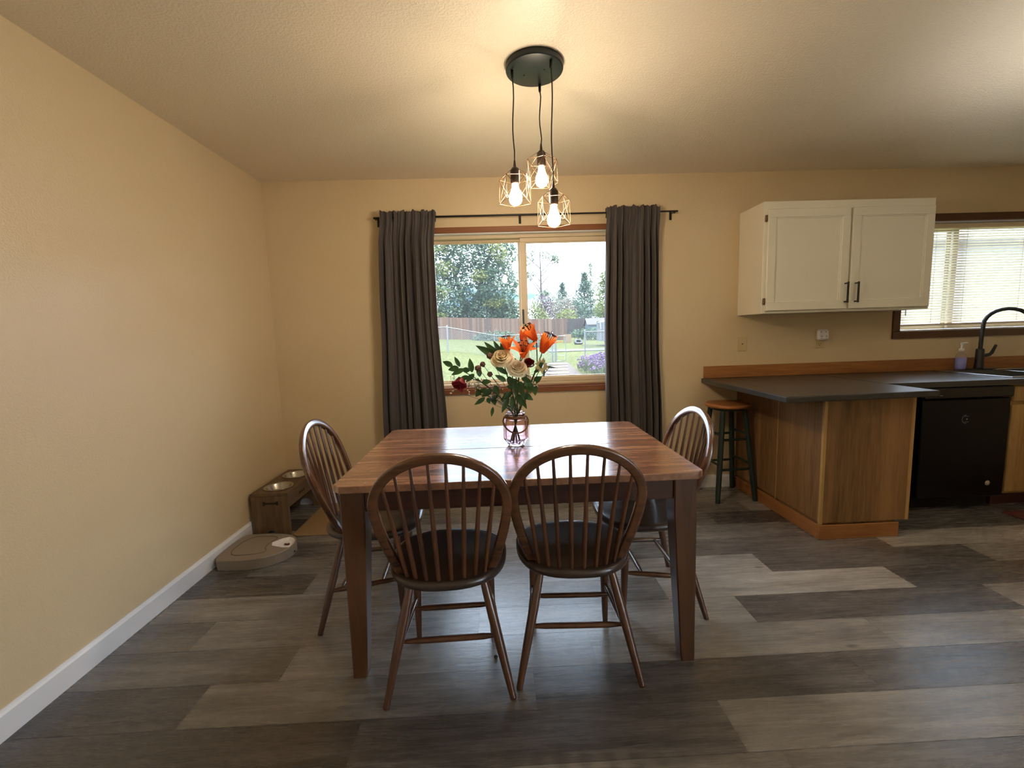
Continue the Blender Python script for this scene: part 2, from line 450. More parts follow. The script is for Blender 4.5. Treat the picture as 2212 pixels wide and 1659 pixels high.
def baseboard(name, p0, p1, nrm, h=.092, d=.014):
    b = MB(); p0 = Vector(p0); p1 = Vector(p1); n = Vector(nrm)
    prof = [(0, 0), (d, 0), (d, h-.016), (d*.6, h-.008), (d*.35, h), (0, h)]
    vs = []
    for P in (p0, p1):
        for (o, z) in prof: vs.append(P+n*o+Vector((0, 0, z)))
    m = len(prof); fs = [(i, (i+1) % m, m+(i+1) % m, m+i) for i in range(m)]+[tuple(range(m))[::-1], tuple(range(m, 2*m))]
    b.add(vs, fs); return struct(b.build(name, M['white_trim']))
baseboard('baseboard_left', (0.0005, YF+.01, 0), (0.0005, -.001, 0), (1, 0, 0), .1)
baseboard('baseboard_back', (.016, -.0005, 0), (3.555, -.0005, 0), (0, -1, 0), .1)

# ------------------------------------------------------------------ windows
def casing(b, x0, x1, z0, z1, wd, th=.018, sides='LRTB'):
    if 'T' in sides: b.box(x0-wd, x1+wd, -th, -.0005, z1, z1+wd, .002)
    if 'B' in sides: b.box(x0-wd, x1+wd, -th, -.0005, z0-wd, z0, .002)
    if 'L' in sides: b.box(x0-wd, x0, -th, -.0005, z0, z1, .002)
    if 'R' in sides: b.box(x1, x1+wd, -th, -.0005, z0, z1, .002)
r = sroot('window_1', 'sliding window over the dining table, looking onto the back yard')
x0, x1, z0, z1 = W1
b = MB(); casing(b, x0, x1, z0, z1, .04); b.build('window_casing', M['casing'], r)
b = MB(); b.box(x0, x1, 0, .06, z0, z0+.012, .001); b.build('window_sill', M['casing'], r)
b = MB()   # jamb liner
b.box(x0, x1, 0, .14, z1-.008, z1); b.box(x0, x0+.008, 0, .14, z0+.012, z1-.008); b.box(x1-.008, x1, 0, .14, z0+.012, z1-.008)
b.build('jamb_liner', M['white_trim'], r)
b = MB(); f = .03   # outer vinyl frame
b.box(x0+.008, x1-.008, .05, .14, z0+.012, z0+.032, .002); b.box(x0+.008, x1-.008, .05, .14, z1-.032, z1-.008, .002)
b.box(x0+.008, x0+.03, .05, .14, z0+.032, z1-.032, .002); b.box(x1-.03, x1-.008, .05, .14, z0+.032, z1-.032, .002)
b.build('window_frame', M['cream_vinyl'], r)
def sash(parent, x0, x1, z0, z1, y0, y1, w, name='sash'):
    b = MB(); wl, wr, wb, wt = w
    b.box(x0, x1, y0, y1, z0, z0+wb, .003); b.box(x0, x1, y0, y1, z1-wt, z1, .003)
    b.box(x0, x0+wl, y0, y1, z0+wb, z1-wt, .003); b.box(x1-wr, x1, y0, y1, z0+wb, z1-wt, .003)
    # glazing bead
    e = .008
    b.box(x0+wl, x1-wr, y0+.01, y1-.01, z0+wb, z0+wb+e); b.box(x0+wl, x1-wr, y0+.01, y1-.01, z1-wt-e, z1-wt)
    b.box(x0+wl, x0+wl+e, y0+.01, y1-.01, z0+wb+e, z1-wt-e); b.box(x1-wr-e, x1-wr, y0+.01, y1-.01, z0+wb+e, z1-wt-e)
    s = b.build(name, M['cream_vinyl'], parent)
    g = MB(); ym = (y0+y1)/2
    g.box(x0+wl-.002, x1-wr+.002, ym-.002, ym+.002, z0+wb-.002, z1-wt+.002); g.build('glass_pane', M['pane'], s)
    return s
sash(r, x0+.03, 1.905, z0+.034, z1-.034, .1, .13, (.012, .03, .018, .016))
s2 = sash(r, 1.882, x1-.03, z0+.034, z1-.034, .052, .088, (.042, .032, .035, .032))
b = MB(); b.box(1.8865, 1.9005, .034, .0515, 1.36, 1.47, .003); b.build('sash_latch', M['matte_black'], s2)

r = sroot('window_2', 'kitchen window behind closed white blinds')
x0, x1, z0, z1 = W2
b = MB(); casing(b, x0, x1, z0, z1, .055); b.build('window_casing', M['casing_dark'], r)
b = MB()
b.box(x0, x1, .0, .14, z1-.008, z1); b.box(x0, x0+.008, 0, .14, z0, z1-.008); b.box(x1-.008, x1, 0, .14, z0, z1-.008); b.box(x0+.008, x1-.008, 0, .14, z0, z0+.01)
b.build('jamb_liner', M['white_trim'], r)
sash(r, x0+.01, 5.36, z0+.012, z1-.01, .1, .125, (.03, .04, .035, .035)); sash(r, 5.33, x1-.01, z0+.012, z1-.01, .072, .097, (.045, .04, .035, .035))

# blinds
def blind_mat():
    t = NT('blind_slat'); t.col(srgb(240, 232, 214)); t.set(Roughness=.4)
    tl = t.node('ShaderNodeBsdfTranslucent'); tl.inputs[0].default_value = srgb(250, 238, 214)
    mx = t.node('ShaderNodeMixShader'); mx.inputs[0].default_value = .6
    t.link(t.b.outputs[0], mx.inputs[1]); t.link(tl.outputs[0], mx.inputs[2]); t.link(mx.outputs[0], t.n['Material Output'].inputs[0]); return t.m
M['slat'] = blind_mat()
r = thing('window_blind', 'white horizontal slat blinds pulled down over the kitchen window', 'blinds', (5.49, .04, 1.23))
bx0, bx1 = x0+.014-5.49, x1-.014-5.49
b = MB(); z = .045; dz = .0205
while z < .765:
    a = R.uniform(-.04, .04)+.74
    dy, dzz = .0125*cos(a), .0125*sin(a)
    n = 5; vs = []
    for i in range(n):
        u = -1+2*i/(n-1); cz = .0022*(1-u*u)
        for X in (bx0, bx1): vs.append((X, u*dy, z+u*dzz+cz))
    b.add(vs, [(2*i, 2*i+1, 2*i+3, 2*i+2) for i in range(n-1)], True); z += dz
b.build('slat_stack', M['slat'], r)
b = MB(); b.box(bx0, bx1, -.02, .02, .768, .803, .003); b.build('head_rail', M['cream_vinyl'], r)
b = MB(); b.box(bx0, bx1, -.013, .013, .012, .03, .004); b.build('bottom_rail', M['cream_vinyl'], r)
for X in (.02, .27, .52, .98):
    b = MB(); b.tube([(bx0+X, -.014, .03), (bx0+X, -.014, .77)], .0011, 5); b.tube([(bx0+X, .014, .03), (bx0+X, .014, .77)], .0011, 5); b.build('ladder_cord', M['cream_vinyl'], r)
b = MB(); b.tube([(bx0+.05, -.025, .77), (bx0+.05, -.026, .1)], .004, 8); b.build('tilt_wand', M['steel'], r)

# ------------------------------------------------------------------ curtains
rz = 2.147
r = thing('curtain_rod', 'slim black curtain rod across the top of the dining window', 'curtain rod', (1.925, -.08, rz))
b = MB(); b.tube([(-1.105, 0, 0), (.12, 0, 0)], .0075, 12); b.tube([(.1, 0, 0), (1.125, 0, 0)], .0062, 12); b.build('rod', M['black_metal'], r)
for X in (-1.09, -.04, 1.1):
    b = MB(); b.box(X-.009, X+.009, .074, .0795, -.045, .014, .001)
    b.tube([(X, .075, -.002), (X, .02, -.004), (X, .004, -.013), (X, -.006, -.012), (X, -.0115, -.002)], .0035, 8); b.build('bracket', M['black_metal'], r)

def curtain(name, label, profile, seed, folds):
    """profile: list of (z, xl, xr); cloth gathered on the rod"""
    RR = random.Random(seed); b = MB()
    nu, nv = 150, 46
    ph = [RR.uniform(0, 2*PI) for _ in range(6)]
    zs = []
    ztop = rz+.04; zbot = profile[-1][0]
    for j in range(nv+1):
        t = j/nv
        zs.append(ztop-(ztop-zbot)*(t**1.5 if t < .999 else 1))
    def lr(z):
        P = profile
        if z >= P[0][0]: return P[0][1], P[0][2]
        for i in range(len(P)-1):
            if P[i+1][0] <= z <= P[i][0]:
                u = (P[i][0]-z)/(P[i][0]-P[i+1][0]); u = u*u*(3-2*u)
                return P[i][1]+(P[i+1][1]-P[i][1])*u, P[i][2]+(P[i+1][2]-P[i][2])*u
        return P[-1][1], P[-1][2]
    vs = []
    for j, z in enumerate(zs):
        xl, xr = lr(z); d = max(0, (rz-z))
        for i in range(nu+1):
            u = i/nu
            warp = u+.018*sin(2*PI*u*2+ph[0])+.012*sin(2*PI*u*5+ph[1]+d*1.2)
            A = .010+.026*min(1, d/.35)
            A *= .65+.35*sin(3.1*u*PI+ph[2])
            if abs(z-rz) < .03: A = .011
            y = A*sin(2*PI*folds*warp+ph[3]+.5*sin(d*1.7+u*4))+.3*A*sin(2*PI*folds*2.3*warp+ph[4])
            # fine gathers at the rod pocket
            g = max(0, 1-d/.22)
            y += .005*g*sin(2*PI*folds*2.1*u+ph[5]+3*sin(u*9)+d*8)
            x = xl+(xr-xl)*(u+.006*sin(2*PI*folds*2*u+ph[1]))
            zz = z
            if z > rz+.012: zz = z+.006*sin(2*PI*5.3*u+ph[5])+.004*sin(2*PI*11.7*u+ph[0])+.002*sin(2*PI*19*u)
            vs.append((x, -.080+y*1.0, zz))
    # keep the pocket around the rod: front and back layers
    fs = []
    W = nu+1
    for j in range(nv):
        for i in range(nu): fs.append((j*W+i, (j+1)*W+i, (j+1)*W+i+1, j*W+i+1))
    vs = [(x, y-.021 if z > rz-.03 else y-.021*max(0, 1-(rz-.03-z)/.12), z) for x, y, z in vs]
    b.add(vs, fs, True)
    # back layer of the pocket
    vb = []
    for j in range(7):
        z = rz+.04-.012*j
        for i in range(nu+1):
            u = i/nu; xl, xr = lr(z); x = xl+(xr-xl)*u
            vb.append((x, -.060+.005*sin(2*PI*folds*3*u+j), z+(.006*sin(2*PI*4.1*u+ph[2]) if j < 2 else 0)))
    b.add(vb, [(j*W+i, (j+1)*W+i, (j+1)*W+i+1, j*W+i+1) for j in range(6) for i in range(nu)], True)
    o = b.build(name, M['curtain'], None, ((profile[0][1]+profile[0][2])/2, -.08, rz))
    so = o.modifiers.new('t', 'SOLIDIFY'); so.thickness = .0012; so.offset = 0
    tag(o, label, 'curtain', 'charcoal curtains at the dining window')
curtain('curtain', 'charcoal curtain panel on the side of the pet bowls, left of the window', [(2.16, .873, 1.268), (1.95, .850, 1.246), (1.45, .838, 1.246), (.56, .806, 1.283), (.06, .80, 1.29)], 3, 8)
curtain('curtain', 'charcoal curtain panel on the kitchen side, right of the window', [(2.16, 2.517, 2.912), (1.95, 2.512, 2.914), (1.3, 2.50, 2.918), (.50, 2.508, 2.945), (.06, 2.51, 2.95)], 11, 8)

# ------------------------------------------------------------------ dining table
TX, TY, TZ = 1.7525, -1.40, .762
r = thing('dining_table', 'large reddish-brown wooden dining table under the pendant lamp', 'table', (TX, TY, 0))
hx, hy, ch = .678, .475, .028
def tabpoly(y0, y1, c0, c1):
    p = []
    if c0: p += [(-hx, y0+ch), (-hx+ch, y0), (hx-ch, y0), (hx, y0+ch)]
    else: p += [(-hx, y0), (hx, y0)]
    if c1: p += [(hx, y1-ch), (hx-ch, y1), (-hx+ch, y1), (-hx, y1-ch)]
    else: p += [(hx, y1), (-hx, y1)]
    return p
b = MB(); b.prism(tabpoly(-hy, -.016, True, False), TZ-.028, TZ, .003); b.build('table_top', M['table_top'], r)
b = MB(); b.prism(tabpoly(-.0145, hy, False, True), TZ-.028, TZ, .003); b.build('table_top', M['table_top'], r)
for sx in (-1, 1):
    for sy in (-1, 1):
        b = MB(); ox, oy = sx*.658, sy*.452
        vs = []
        for (w, z) in ((.052, 0), (.056, .03), (.086, .60), (.086, TZ-.029)):
            X = sorted((ox, ox-sx*w)); Y = sorted((oy, oy-sy*w))
            c = .004
            vs += [(X[0]+c, Y[0], z), (X[1]-c, Y[0], z), (X[1], Y[0]+c, z), (X[1], Y[1]-c, z), (X[1]-c, Y[1], z), (X[0]+c, Y[1], z), (X[0], Y[1]-c, z), (X[0], Y[0]+c, z)]
        fs = [(i*8+k, i*8+(k+1) % 8, (i+1)*8+(k+1) % 8, (i+1)*8+k) for i in range(3) for k in range(8)]+[tuple(range(8))[::-1], tuple(range(24, 32))]
        b.add(vs, fs); b.build('leg', M['table_wood'], r)
za, zb = .652, TZ-.029
for sy in (-1, 1):
    b = MB(); y = sy*.43; b.box(-.571, .571, y-.011, y+.011, za, zb, .002); b.build('apron', M['apron_wood'], r)
for sx in (-1, 1):
    b = MB(); x = sx*.636; b.box(x-.011, x+.011, -.365, .365, za, zb, .002); b.build('apron', M['apron_wood'], r)

# ------------------------------------------------------------------ windsor chairs
S = dict(ty=-.305, tz=.912, hw=.2235, by=-.150, bw=.160, sz=.443)
def bow_pts(n=44, m=12):
    zw = S['sz']+.58*(S['tz']-S['sz']); up = []; lo = []
    tz = S['tz']-.014
    for i in range(n+1):
        a = PI*i/n; up.append((-S['hw']*cos(a), zw+(tz-zw)*sin(a)))
    for i in range(1, m+1):
        t = i/m; lo.append((S['hw']+(S['bw']-S['hw'])*(t**1.6), zw-(zw-S['sz']+.01)*t))
    P = [(-x, z) for x, z in lo[::-1]]+up+lo
    return [(x, by(z), z) for x, z in P]
def by(z): return S['by']+(S['ty']-S['by'])*(z-S['sz'])/(S['tz']-S['sz'])
def bow_z(x):
    zw = S['sz']+.58*(S['tz']-S['sz']); return zw+(S['tz']-.014-zw)*math.sqrt(max(0, 1-(x/S['hw'])**2))
def seat_mesh():
    b = MB(); N = 56; sz = S['sz']; fy, ry, hw = .193, -.247, .222
    def out(a, s):
        c, q = cos(a), sin(a); e = .78
        x = hw*math.copysign(abs(c)**e, c); y = math.copysign(abs(q)**e, q)
        x *= 1+.06*y  # slightly wider at the front
        return x*s, y*(fy-ry)/2*s+(fy+ry)/2
    rings = []
    for s_ in (0.12, .3, .5, .68, .82, .92):
        dz = -.012*(1-min(1, (s_/.9))**3); rings.append((s_, sz+dz))
    rings += [(.965, sz-.001), (.99, sz-.005), (1, sz-.012), (1, sz-.020), (.985, sz-.028), (.94, sz-.035), (.5, sz-.038), (.12, sz-.038)]
    vs = []
    for s_, z in rings:
        for k in range(N):
            x, y = out(2*PI*k/N, s_)
            zz = z
            if s_ < .93 and z > sz-.02 and y > 0: zz += .006*max(0, 1-abs(x)/.06)*(y/.2)   # centre pommel
            vs.append((x, y, zz))
    fs = []
    for i in range(len(rings)-1):
        for k in range(N):
            k2 = (k+1) % N; fs.append(((i+1)*N+k, (i+1)*N+k2, i*N+k2, i*N+k))
    fs += [tuple(range(N)), tuple(range((len(rings)-1)*N, len(rings)*N))[::-1]]
    b.add(vs, fs, True); return b
def make_chair():
    r = thing('dining_chair', 'x', 'chair', (0, 0, 0), 0, 'bow-back chairs around the dining table')
    seat_mesh().build('seat', M['chair_seat'], r)
    b = MB(); P = bow_pts()
    nrm = Vector((0, S['tz']-S['sz'], -(S['ty']-S['by']))).normalized()
    b.tube(P, .0172, 24, flat=(1.0, .68), normal=nrm, sq=.5)
    b.build('back_bow', M['bow'], r)
    top = [-.185, -.139, -.086, -.029, .029, .086, .139, .185]; bot = [-.136, -.103, -.065, -.022, .022, .065, .103, .136]
    for i in range(8):
        xt, xb = top[i], bot[i]; zt = bow_z(xt); yb = -.222+.06*abs(xb/.16)**2
        A = Vector((xb, yb, S['sz']-.012)); B = Vector((xt, by(zt), zt-.004))
        pts = [A.lerp(B, t) for t in (0, .25, .45, .7, 1)]
        b = MB(); b.tube(pts, [.0075, .0085, .0085, .0065, .0052], 8); b.build('spindle', M['chair'], r)
    legs = {}
    for sx in (-1, 1):
        for (tx, ty, fx, fy) in ((.128, -.150, .222, -.252), (.150, .085, .158, .100)):
            A = Vector((sx*tx, ty, S['sz']-.03)); B = Vector((sx*fx, fy, 0.004))
            legs[sx, fy < 0] = (A, B)
            pts = [A.lerp(B, t) for t in (0, .1, .35, .6, .85, 1)]
            b = MB(); b.tube(pts, [.0125, .0155, .018, .0165, .0135, .0115], 12); b.tube([B+(A-B)*.001, B-Vector((0, 0, .0035))], .0115, 12); b.build('leg', M['chair'], r)
    def on(k, z):
        A, B = legs[k]; return A.lerp(B, (A.z-z)/(A.z-B.z))
    def rung(A, B, rr=.0115):
        pts = [A.lerp(B, t) for t in (0, .06, .16, .5, .84, .94, 1)]
        b = MB(); b.tube(pts, [.0065, .008, rr*.95, rr, rr*.95, .008, .0065], 10); b.build('stretcher', M['chair'], r)
    side = {}
    for sx in (-1, 1):
        A, B = on((sx, True), .175), on((sx, False), .195); side[sx] = (A, B); rung(A, B)
    for t in (.16, .74): rung(side[-1][0].lerp(side[-1][1], t), side[1][0].lerp(side[1][1], t))
    return r
chair = make_chair(); kids_index()
spots = [(1.957, -1.700, -.045, 'chair seen from behind, nearer the kitchen of the two'),
         (1.470, -1.738, .03, 'chair seen from behind, nearer the left wall of the two'),
         (1.107, -1.353, -1.52, 'bow-back chair at the table end beside the pet feeding stand'),
         (2.318, -1.39, 1.569, 'bow-back chair at the table end beside the bar stool')]
for i, (x, y, a, lab) in enumerate(spots):
    o = chair if i == 0 else copy_tree(chair)
    o.location = (x, y, 0); o.rotation_euler = (0, 0, a); o['label'] = lab

# ------------------------------------------------------------------ bar stool
r = thing('bar_stool', 'round bar stool with dark green legs and honey wood seat by the peninsula', 'stool', (3.398, -.19, 0), .06)
b = MB(); b.lathe([(.001, .688), (.13, .688), (.15, .694), (.157, .703), (.155, .712), (.147, .7185), (.10, .716), (.001, .713)], n=48); b.build('seat', M['stool_seat'], r)
b = MB(); b.lathe([(.001, .672), (.112, .672), (.116, .676), (.116, .6875), (.001, .6875)], n=36); b.build('seat_ring', M['stool_green'], r)
L = {}
for sx in (-1, 1):
    for sy in (-1, 1):
        A = Vector((sx*.085, sy*.085, .672)); B = Vector((sx*.146, sy*.146, 0)); L[sx, sy] = (A, B)
        b = MB(); b.tube([A.lerp(B, t) for t in (0, .1, .5, .9, 1)], [.017, .019, .0195, .0185, .017], 14); b.build('leg', M['stool_green'], r)
def on2(k, z):
    A, B = L[k]; return A.lerp(B, (A.z-z)/(A.z-B.z))
for (z, da) in ((.46, 0), (.24, 0)):
    for (k1, k2, dz) in (((-1, -1), (1, -1), 0), ((-1, 1), (1, 1), 0), ((-1, -1), (-1, 1), .035), ((1, -1), (1, 1), .035)):
        b = MB(); A, B = on2(k1, z+dz), on2(k2, z+dz); b.tube([A.lerp(B, t) for t in (0, .15, .85, 1)], [.008, .0095, .0095, .008], 10); b.build('rung', M['stool_green'], r)

# ------------------------------------------------------------------ peninsula and kitchen base
CZ = .889
r = thing('peninsula_cabinet', 'oak panelled peninsula base with mitred corner trim and plinth', 'cabinet', (3.575, -.945, 0))
def lb(b, x0, x1, y0, y1, z0, z1, bev=0): b.box(x0-3.575, x1-3.575, y0+.945, y1+.945, z0, z1, bev)
b = MB(); lb(b, 3.575, 4.117, -.945, -.002, .10, CZ-.037, .001); lb(b, 3.585, 4.05, -.93, -.002, 0.0, .10); b.build('body', M['oak'], r)
b = MB(); lb(b, 3.5735, 3.592, -.9465, -.93, .09, CZ-.038, .001); b.build('corner_trim', M['oak_light'], r)
b = MB(); lb(b, 3.572, 3.5755, -.53, -.522, .09, CZ-.038); b.build('seam_strip', M['oak_light'], r)
b = MB(); lb(b, 4.098, 4.119, -.9475, -.93, .10, CZ-.038, .001); b.build('edge_trim', M['oak_light'], r)
b = MB(); lb(b, 3.566, 4.058, -.954, -.944, 0, .088, .002); b.build('plinth', M['oak_x'], r)
b = MB(); lb(b, 3.566, 3.5745, -.944, -.003, 0, .088, .002); b.build('plinth', M['oak_y'], r)
# countertop (L shape with rounded front lip)
b = MB()
P = [(3.285, -.012), (3.275, -1.045), (4.188, -1.005), (4.188, -.668), (6.29, -.668), (6.29, -.001), (3.285, -.001)]
sx0, sx1, sy0, sy1 = 5.13, 5.93, -.585, -.075
zt, zl = CZ, CZ-.036
def quad(b, pts, z0, z1, bev=.004): b.prism(pts, z0, z1, bev)
quad(b, [(3.285, -.001), (3.275, -1.045), (4.188, -1.012), (4.188, -.001)], zl, zt, .006)
b.prism([(4.1875, -.668), (sx0, -.668), (sx0, -.001), (4.1875, -.001)], zl, zt, .0)
b.prism([(sx0, -.668), (sx1, -.668), (sx1, sy0), (sx0, sy0)], zl, zt, 0)
b.prism([(sx0, sy1), (sx1, sy1), (sx1, -.001), (sx0, -.001)], zl, zt, 0)
b.prism([(sx1, -.668), (6.29, -.668), (6.29, -.001), (sx1, -.001)], zl, zt, 0)
tag(b.build('countertop', M['counter'], None, (3.3, -.5, CZ)), 'dark laminate countertop running over the peninsula and along the wall', 'countertop')
b = MB(); b.box(3.30, 6.29, -.021, -.001, CZ+.001, CZ+.094, .002)
tag(b.build('wooden_backsplash', M['oak_x'], None, (3.3, -.01, CZ)), 'oak backsplash strip along the wall on top of the dark countertop', 'backsplash')
# dishwasher
r = thing('dishwasher', 'black built-in dishwasher beside the oak peninsula', 'dishwasher', (4.755, -.64, 0))
b = MB(); b.box(-.30, .30, .02, .6, .09, .845); b.box(-.28, .28, .07, .1, 0, .09); b.build('body', M['dish'], r)
b = MB(); b.box(-.298, .298, -.012, .019, .095, .768, .006); b.build('door', M['dish'], r)
b = MB(); b.box(-.298, .298, -.03, .019, .774, .846, .008)
b.build('control_panel', plain('control_panel_black', srgb(26, 25, 24), .35), r)
b = MB(); b.box(-.235, -.19, -.0315, -.0295, .795, .799); b.build('indicator', M['steel'], r)
b = MB()
for k in range(18):   # arc logo
    a0, a1 = PI*.5+PI*k/18, PI*.5+PI*(k+1)/18; ro, ri = .030, .026
    b.add([(ro*cos(a0), -.0131, .632+ro*sin(a0)), (ro*cos(a1), -.0131, .632+ro*sin(a1)), (ri*cos(a1), -.0131, .632+ri*sin(a1)), (ri*cos(a0), -.0131, .632+ri*sin(a0))], [(0, 1, 2, 3)])
b.build('round_emblem', plain('grey_print', srgb(120, 126, 132), .4), r)
b = MB(); b.lathe([(.001, 0), (.006, 0), (.006, .001), (.001, .001)], mat=Matrix.Translation((0.004, -.0125, .632)) @ Matrix.Rotation(PI/2, 4, 'X'), n=16)
for zz in (.651, .613):
    for k in range(5): b.box(-.012+k*.006, -.008+k*.006, -.0133, -.0125, zz-.0025, zz+.0025)
b.build('emblem_lettering', plain('grey_letters', srgb(110, 114, 120), .4), r)
b = MB(); b.lathe([(.001, 0), (.017, 0), (.017, .001), (.001, .001)], mat=Matrix.Translation((.185, -.0125, .19)) @ Matrix.Rotation(PI/2, 4, 'X'), n=24)
b.build('sticker', plain('round_sticker', srgb(190, 176, 160), .5, var=.5, vs=140), r)
# sink base cabinet
r = thing('sink_cabinet', 'light oak base cabinet with drawer front right of the dishwasher', 'cabinet', (5.07, -.62, 0))
b = MB(); b.box(0, 1.22, 0, .6, .10, .655); b.box(0, 1.22, 0, .018, .655, .852); b.box(0, 1.22, .582, .6, .655, .852); b.box(0, .018, .018, .582, .655, .852); b.box(1.202, 1.22, .018, .582, .655, .852)
b.build('body', M['oak_light'], r)
b = MB(); b.box(0.01, 1.22, .06, .09, 0, .099); b.build('toe_kick', plain('dark_toe_kick', srgb(70, 34, 24), .6), r)
b = MB(); b.box(.012, .87, -.020, -.001, .735, .84, .006); b.build('drawer', M['oak_light'], r)
d = MB(); d.box(.012, .45, -.020, -.001, .115, .712, .005); d.box(.07, .39, -.0235, -.0195, .18, .65, .003); d.build('door', M['oak_light'], r)
d = MB(); d.box(.458, .9, -.020, -.001, .115, .712, .005); d.build('door', M['oak_light'], r)
b = MB(); b.box(5.0, 6.2, -1.35, -.70, .0005, .009, .003); tag(b.build('kitchen_rug', M['rug'], None, (5.6, -1, 0)), 'dark red and gold rug on the floor at the sink cabinet', 'rug')
# sink
r = thing('kitchen_sink', 'stainless double sink set in the dark countertop', 'sink', (5.53, -.33, CZ))
b = MB(); x0, x1, y0, y1 = -.42, .42, -.27, .30
b.box(x0, x1, y0, y0+.03, .0005, .006, .002); b.box(x0, x1, y1-.085, y1-.02, .0005, .006, .002); b.box(x0, x0+.03, y0+.03, y1-.085, .0005, .006, .002); b.box(x1-.03, x1, y0+.03, y1-.085, .0005, .006, .002); b.box(-.012, .012, y0+.03, y1-.085, .0005, .006, .002)
b.build('rim', M['steel'], r)
for (a0, a1) in ((-.388, -.014), (.014, .388)):
    b = MB(); c0, c1 = y0+.032, y1-.087; d = -.17
    for q in (((a0, c0), (a1, c0)), ((a1, c0), (a1, c1)), ((a1, c1), (a0, c1)), ((a0, c1), (a0, c0))):
        b.add([(q[0][0], q[0][1], 0), (q[1][0], q[1][1], 0), (q[1][0], q[1][1], d), (q[0][0], q[0][1], d)], [(0, 1, 2, 3)])
    b.add([(a0, c0, d), (a1, c0, d), (a1, c1, d), (a0, c1, d)], [(0, 1, 2, 3)]); b.build('basin', M['steel'], r)
# faucet
r = thing('faucet', 'matte black pull-down faucet with high curved spout over the sink', 'faucet', (5.44, -.095, CZ+.007))
b = MB(); b.box(-.12, .12, -.028, .028, 0, .005, .002); b.build('deck_plate', M['matte_black'], r)
b = MB(); b.lathe([(.001, .005), (.031, .005), (.029, .015), (.026, .06), (.025, .155), (.02, .16), (.001, .16)], n=24); b.build('body', M['matte_black'], r)
b = MB(); P = [(0, 0, .155), (0.002, 0, .25), (.008, 0, .33)]
for k in range(13):
    a = PI-PI*k/12; q = .125+.125*cos(a); P.append((.008+q*.78, -q*.62, .345+.115*sin(a)))
P += [(.205, -.157, .31)]
b.tube(P, .013, 14); b.build('spout', M['matte_black'], r)
b = MB(); b.tube([(.205, -.157, .315), (.206, -.158, .21)], [.015, .018], 14); b.build('spray_head', M['matte_black'], r)
b = MB(); b.tube([(.02, 0, .105), (.075, 0, .11), (.095, 0, .125), (.125, 0, .185)], [.014, .013, .012, .009], 12); b.build('handle', M['matte_black'], r)
# soap bottle
r = thing('soap_bottle', 'clear pump bottle of blue-violet soap beside the black faucet', 'soap bottle', (5.285, -.10, CZ+.007))
b = MB(); b.lathe([(.001, .0), (.031, .0), (.0345, .004), (.0355, .05), (.0345, .10), (.0265, .125), (.0135, .135), (.0135, .145)], n=28); b.build('bottle', M['bottle_film'], r)
b = MB(); b.lathe([(.001, .004), (.029, .004), (.032, .02), (.0325, .095), (.001, .095)], n=28); b.build('liquid_soap', M['soap_blue'], r)
b = MB(); b.lathe([(.001, .143), (.016, .143), (.016, .165), (.006, .168), (.005, .195), (.001, .195)], n=20); b.tube([(0, 0, .195), (0, 0, .21)], .009, 12); b.tube([(-.005, 0, .206), (.04, 0, .208), (.048, 0, .2)], .005, 8); b.build('pump', M['white_plastic'], r)
# small grey paper holder / item at far right in front of the blind
# ------------------------------------------------------------------ wall cabinet
r = thing('wall_cabinet', 'white two-door wall cabinet with black handles, hung by the kitchen window', 'cabinet', (3.56, 0, 1.37))
ch_, cw, cd = .767, 1.222, .31
b = MB(); b.box(0, cw, -cd, -.0006, 0.0, ch_, .0015); b.build('body', M['cab_white'], r)
def shaker(x0, x1, z0, z1, y, name='door'):
    b = MB(); fw = .058; yf = y-.02
    b.box(x0, x1, yf, y, z0, z0+fw, .003); b.box(x0, x1, yf, y, z1-fw, z1, .003)
    b.box(x0, x0+fw, yf, y, z0+fw-.002, z1-fw+.002, .003); b.box(x1-fw, x1, yf, y, z0+fw-.002, z1-fw+.002, .003)
    b.box(x0+fw-.004, x1-fw+.004, y-.011, y-.004, z0+fw-.004, z1-fw+.004)
    e = .008
    # inner bead step
    b.box(x0+fw-.001, x0+fw+e, y-.0155, y-.006, z0+fw, z1-fw, .002); b.box(x1-fw-e, x1-fw+.001, y-.0155, y-.006, z0+fw, z1-fw, .002)
    b.box(x0+fw, x1-fw, y-.0155, y-.006, z0+fw-.001, z0+fw+e, .002); b.box(x0+fw, x1-fw, y-.0155, y-.006, z1-fw-e, z1-fw+.001, .002)
    return b.build(name, M['cab_white'], r)
d1 = shaker(.022, .606, .018, .712, -cd-.0005); d2 = shaker(.624, 1.208, .018, .712, -cd-.0005)
for d, X in ((d1, .585), (d2, .660)):
    b = MB(); y = -cd-.021
    b.box(X-.005, X+.005, y-.034, y-.024, .058, .202, .001)
    b.box(X-.005, X+.005, y-.026, y+.001, .062, .071, .001); b.box(X-.005, X+.005, y-.026, y+.001, .189, .198, .001); b.build('handle', M['matte_black'], d)
for z in (.085, .652):
    b = MB(); b.box(.0095, .0215, -cd-.012, -cd-.0002, z-.023, z+.023, .002); b.box(.012, .018, -cd-.016, -cd-.011, z-.018, z+.018, .002); b.build('hinge', M['brass'], d1)
